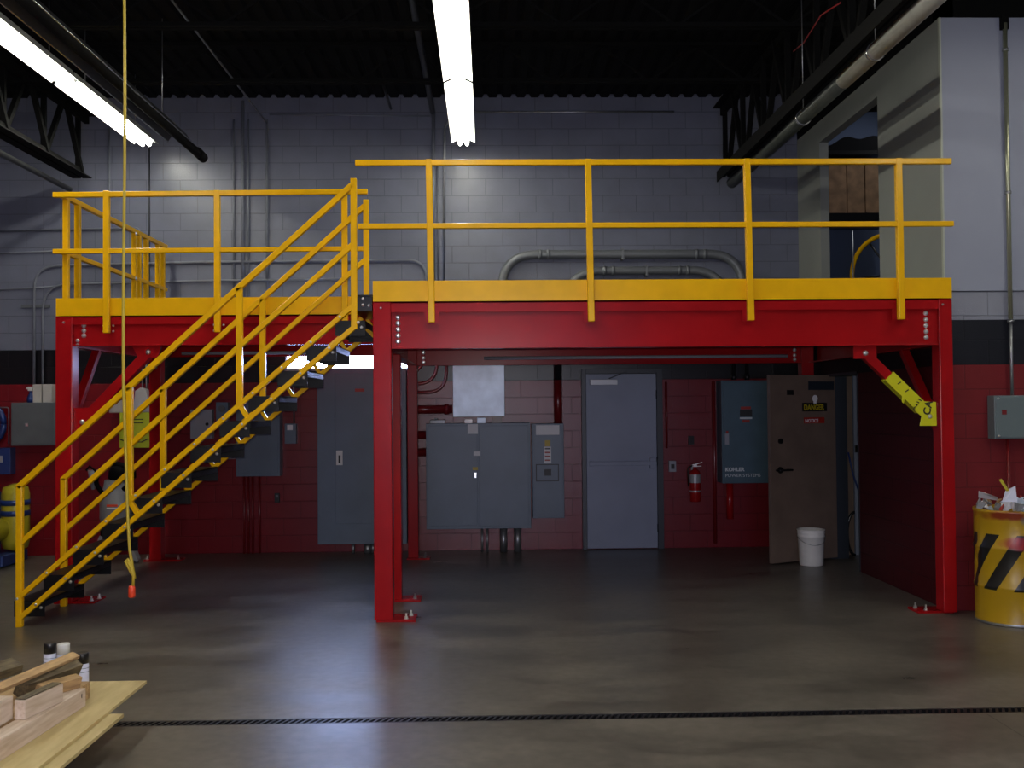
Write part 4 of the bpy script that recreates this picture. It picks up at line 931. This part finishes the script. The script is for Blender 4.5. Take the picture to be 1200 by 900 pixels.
for i in range(46):
    an = rnd.uniform(0, 2*PI); r_ = DR*.88*math.sqrt(rnd.random()); c = Vector((DX+r_*math.cos(an), DYc+r_*math.sin(an), DH-.02+rnd.uniform(0, .05)+.04*(1-r_/DR)))
    rb.cur = rnd.choice((0, 4, 4, 5, 5, 2, 3)); n_ = 5; pts = []
    ax1 = Vector([rnd.gauss(0, 1) for _ in range(3)]).normalized(); ax2 = ax1.orthogonal().normalized()
    ring = [c+ax1*rnd.uniform(.02, .065)*math.cos(2*PI*k/n_)+ax2*rnd.uniform(.02, .065)*math.sin(2*PI*k/n_) for k in range(n_)]
    off = ax1.cross(ax2)*.006; rb.add(ring+[q+off for q in ring]+[c+ax1.cross(ax2)*.03], [tuple(range(5))]+[(n_+k, n_+(k+1) % n_, 2*n_) for k in range(n_)]+[(k, (k+1) % n_, n_+(k+1) % n_, n_+k) for k in range(n_)])
o = rb.build('rubbish', cols); tag(o, 'crumpled paper and scraps heaped in the striped drum', 'rubbish', kind='stuff')
a = at(1149, 577, 7.9)
tag(MB().add([(a.x, 7.93, a.z+.01), (a.x+.11, 7.85, a.z-.035), (a.x+.16, 7.95, a.z-.07), (a.x+.03, 8.0, a.z-.05), (a.x+.05, 7.93, a.z-.005)], [(0, 1, 4), (1, 2, 4), (2, 3, 4), (3, 0, 4), (0, 3, 2, 1)]).build('paper_scrap', M['paper']), 'white paper scrap poking over the left lip of the drum', 'paper')
a = at(1176, 562, 7.85); c = at(1184, 578, 7.85)
tag(MB().bar((a.x, 7.9, a.z), (c.x+.02, 7.84, c.z-.05), .012, .02).build('stick', M['yellowp']), 'thin yellow stick leaning out of the rubbish in the drum', 'stick')
a = at(1183, 584, 7.78)
tag(MB().add([(a.x-.05, 7.80, a.z-.03), (a.x+.06, 7.78, a.z-.03), (a.x+.09, 7.86, a.z+.09), (a.x+.02, 7.88, a.z+.05), (a.x, 7.80, a.z)], [(0, 1, 4), (1, 2, 4), (2, 3, 4), (3, 0, 4), (0, 3, 2, 1)]).build('paper_scrap', M['canwhite']), 'bright bluish white scrap on the rubbish in the drum', 'paper')

# ------------------------------------------------------------------ hanging cord
cx, cyy = -2.125, 6.05
pts = [(cx+.005*math.sin(z*2.2), cyy, z) for z in [ROOF-.02-.2*i for i in range(19)]]
zb = at(151, 612, cyy).z; zt2 = at(150, 655, cyy).z; ze = at(154, 690, cyy).z
HC = thing('extension_cord', 'yellow extension cord hanging from the roof in front of the stairs', 'cord', (cx, cyy, 5.4))
pts = [p for p in pts if p[2] > zb+.1]+[(at(150, 610, cyy).x, cyy, zb), (at(152, 645, cyy).x, cyy, at(152, 645, cyy).z), (at(158, 678, cyy).x, cyy, at(158, 678, cyy).z), (at(155, 672, cyy).x, cyy-.01, at(155, 672, cyy).z),
       (at(148, 657, cyy).x, cyy-.015, at(148, 657, cyy).z), (at(150, 654, cyy).x, cyy-.015, at(150, 654, cyy).z), (at(157, 672, cyy).x, cyy-.01, at(157, 672, cyy).z), (at(156, 688, cyy).x, cyy, ze)]
MB().tube(pts, .0085, 10).build('cable', M['cord'], HC)
e = at(154.5, 693, cyy)
MB().lathe([(.016, e.z+.033), (.020, e.z+.02), (.021, e.z-.030), (.014, e.z-.036)], (e.x, cyy, 0), 14).build('socket', M['orange'], HC)

# ------------------------------------------------------------------ timber stack, plywood, spray cans
def plank(name, label, p0, p1, w, h, m, up=(0, 0, 1), roll=0, cat='timber', bev=.003, group=None):
    """box from p0 to p1 (centre line), w across, h high, kept in its own axes"""
    p0 = Vector(p0); p1 = Vector(p1); L_ = (p1-p0).length; d = (p1-p0).normalized(); sd = Vector(up).cross(d).normalized(); u = d.cross(sd)
    o = MB().box(-L_/2, L_/2, -w/2, w/2, -h/2, h/2).build(name, m, None, bev)
    R_ = Matrix((d, sd, u)).transposed(); o.matrix_world = Matrix.Translation((p0+p1)/2) @ R_.to_4x4() @ Matrix.Rotation(roll, 4, 'X')
    return tag(o, label, cat, group)
PZ = .215
tag(MB().box(-3.1, -1.83, 3.0, 5.205, PZ-.034, PZ-.017).build('plywood_sheet', M['ply'], None, .001), 'lower plywood sheet sticking out beneath the top sheet at bottom left', 'plywood')
tag(MB().box(-3.15, -1.90, 3.0, 5.765, PZ-.016, PZ).build('plywood_sheet', M['ply'], None, .001), 'top plywood sheet carrying the timber offcuts and spray cans', 'plywood')
for i, y in enumerate((3.4, 4.3, 5.1)):
    tag(box('wooden_bearer', M['darkwood'], (-3.1, -2.06, y, y+.09, 0, PZ-.035), None, .004), 'rough wooden bearer under the plywood, %s' % ['nearest the camera', 'middle one', 'farthest back'][i], 'timber', 'bearers under the plywood')
# long timber on edge in front
plank('timber_beam', 'long pale timber with a dark knot lying at the front edge of the pile', (-2.165, 4.05, PZ+.046), (-2.095, 5.29, PZ+.046), .09, .09, M['wood'])
plank('timber_beam', 'wide timber lying flat behind the long pale one, half hidden', (-2.275, 4.2, PZ+.046), (-2.215, 5.22, PZ+.046), .10, .09, M['woodedge'])
plank('timber_block', 'short pale offcut with a barky top resting on the pile centre', (-2.145, 4.76, PZ+.136), (-2.092, 5.05, PZ+.136), .055, .088, M['wood'])
plank('bark_strip', 'reddish bark strip on top of the short pale offcut', (-2.145, 4.765, PZ+.1845), (-2.093, 5.04, PZ+.1845), .05, .006, M['darkwood'], cat='bark')
plank('timber_beam', 'thick pale timber with yellow top at the left edge of the photo', (-2.265, 4.1, PZ+.145), (-2.232, 4.78, PZ+.145), .10, .105, M['wood'])
plank('timber_plank', 'thin plank leaning across the pile with its far end raised', (-2.32, 4.70, PZ+.208), (-2.145, 5.40, PZ+.232), .05, .020, M['woodedge'], up=(.4, 0, 1))
plank('timber_block', 'grey weathered offcut propped under the raised plank', (-2.27, 5.05, PZ+.155), (-2.14, 5.38, PZ+.165), .07, .10, M['darkwood'], roll=.5)
plank('timber_block', 'mottled tan offcut beside the weathered one, near the spray cans', (-2.20, 5.08, PZ+.135), (-2.095, 5.30, PZ+.125), .05, .06, M['woodedge'], roll=.3)
plank('timber_plank', 'dark weathered plank at the back left of the pile', (-2.95, 4.8, PZ+.11), (-2.55, 5.62, PZ+.13), .10, .05, M['darkwood'], roll=.3)
plank('timber_beam', 'timber lying on the sheet below the raised plank at far left', (-2.52, 4.2, PZ+.052), (-2.38, 5.3, PZ+.052), .12, .10, M['woodedge'])
plank('timber_block', 'small flat offcut at the far right end of the pile', (-2.20, 5.375, PZ+.044), (-2.085, 5.375, PZ+.044), .12, .086, M['woodedge'])
lt = bpy.data.objects['timber_beam']
for x_, z_, r_ in ((-.22, .004, .014), (.575, .018, .008)):
    k_ = MB().lathe([(r_*.4, 0), (r_, .0006), (r_*.9, .0012)], (0, 0, 0), 14, 'Y').build('knot', M['ink'], None)
    k_.parent = lt; k_.location = (x_, -.0462, z_); k_.scale = (.6, 1, 1.6)
def can(px, ptop, Y, cap, label, base=PZ):
    a = at(px, ptop, Y); h = a.z-base; t = thing('spray_can', label, 'spray can', (a.x, Y, base)); r = .033
    MB().lathe([(r*.96, base), (r, base+.004), (r, base+h-.062), (r*.86, base+h-.052)], (a.x, Y, 0), 24).build('can_body', M['canwhite'], t)
    MB().lathe([(r*.97, base+h-.056), (r*.97, base+h-.004), (r*.9, base+h)], (a.x, Y, 0), 24).build('cap', M[cap], t)
    for z in (.055, .075): 
        MB().lathe([(r*1.005, base+h-z-.026), (r*1.005, base+h-z-.023)], (a.x, Y, 0), 24, caps=False).build('label_line', M['panel'], t)
can(58.5, 753, 5.62, 'canblack', 'tall spray can with a black cap, left of the three on the plywood')
can(74.5, 754, 5.60, 'white', 'spray can with a white cap, middle of the three on the plywood')
can(96.5, 764.5, 5.52, 'canblack', 'spray can with a black cap at the right end of the timber pile')

# ------------------------------------------------------------------ lights
def area(name, loc, rot, sx, sy, e, col):
    l = bpy.data.lights.new(name, 'AREA'); l.shape = 'RECTANGLE'; l.size = sx; l.size_y = sy; l.energy = e; l.color = col
    o = bpy.data.objects.new(name, l); COL.objects.link(o); o.location = loc; o.rotation_euler = rot; return o
area('daylight_door', (.25, YB0-.1, 1.7), (PI/2, 0, 0), 4.0, 3.3, 140, (.52, .54, 1))
area('upper_room_fill_light', (5.3, 11.6, 5.38), (0, .5, 0), .6, 1.2, 13, (.9, .95, 1))  # unseen fill light, added to brighten what shows through the upper doorway
fl_ = bpy.data.lights.new('camera_flash', 'POINT'); fl_.energy = 430; fl_.shadow_soft_size = .02; fl_.color = (1, .97, .92)
fo = bpy.data.objects.new('camera_flash', fl_); COL.objects.link(fo); fo.location = (-.02, 0, CAM_H+.045)

w = bpy.data.worlds.new('world'); sc.world = w; w.use_nodes = True
w.node_tree.nodes['Background'].inputs[0].default_value = (.45, .55, .75, 1); w.node_tree.nodes['Background'].inputs[1].default_value = .3

# ------------------------------------------------------------------ camera
cd = bpy.data.cameras.new('camera'); cd.sensor_width = 36; cd.lens = 36; cd.clip_start = .05; cd.clip_end = 100
co = bpy.data.objects.new('camera', cd); COL.objects.link(co)
r, u, f = cam_axes(); mw = Matrix((r, u, -f)).transposed().to_4x4(); mw.translation = Vector((0, 0, CAM_H)); co.matrix_world = mw
sc.camera = co
sc.view_settings.view_transform = 'Standard'; sc.view_settings.look = 'None'; sc.view_settings.gamma = 1
sc.view_settings.use_curve_mapping = False
sc.view_settings.exposure = 0
sc.cycles.use_denoising = True
sc.cycles.sample_clamp_indirect = 4
sc.cycles.max_bounces = 8
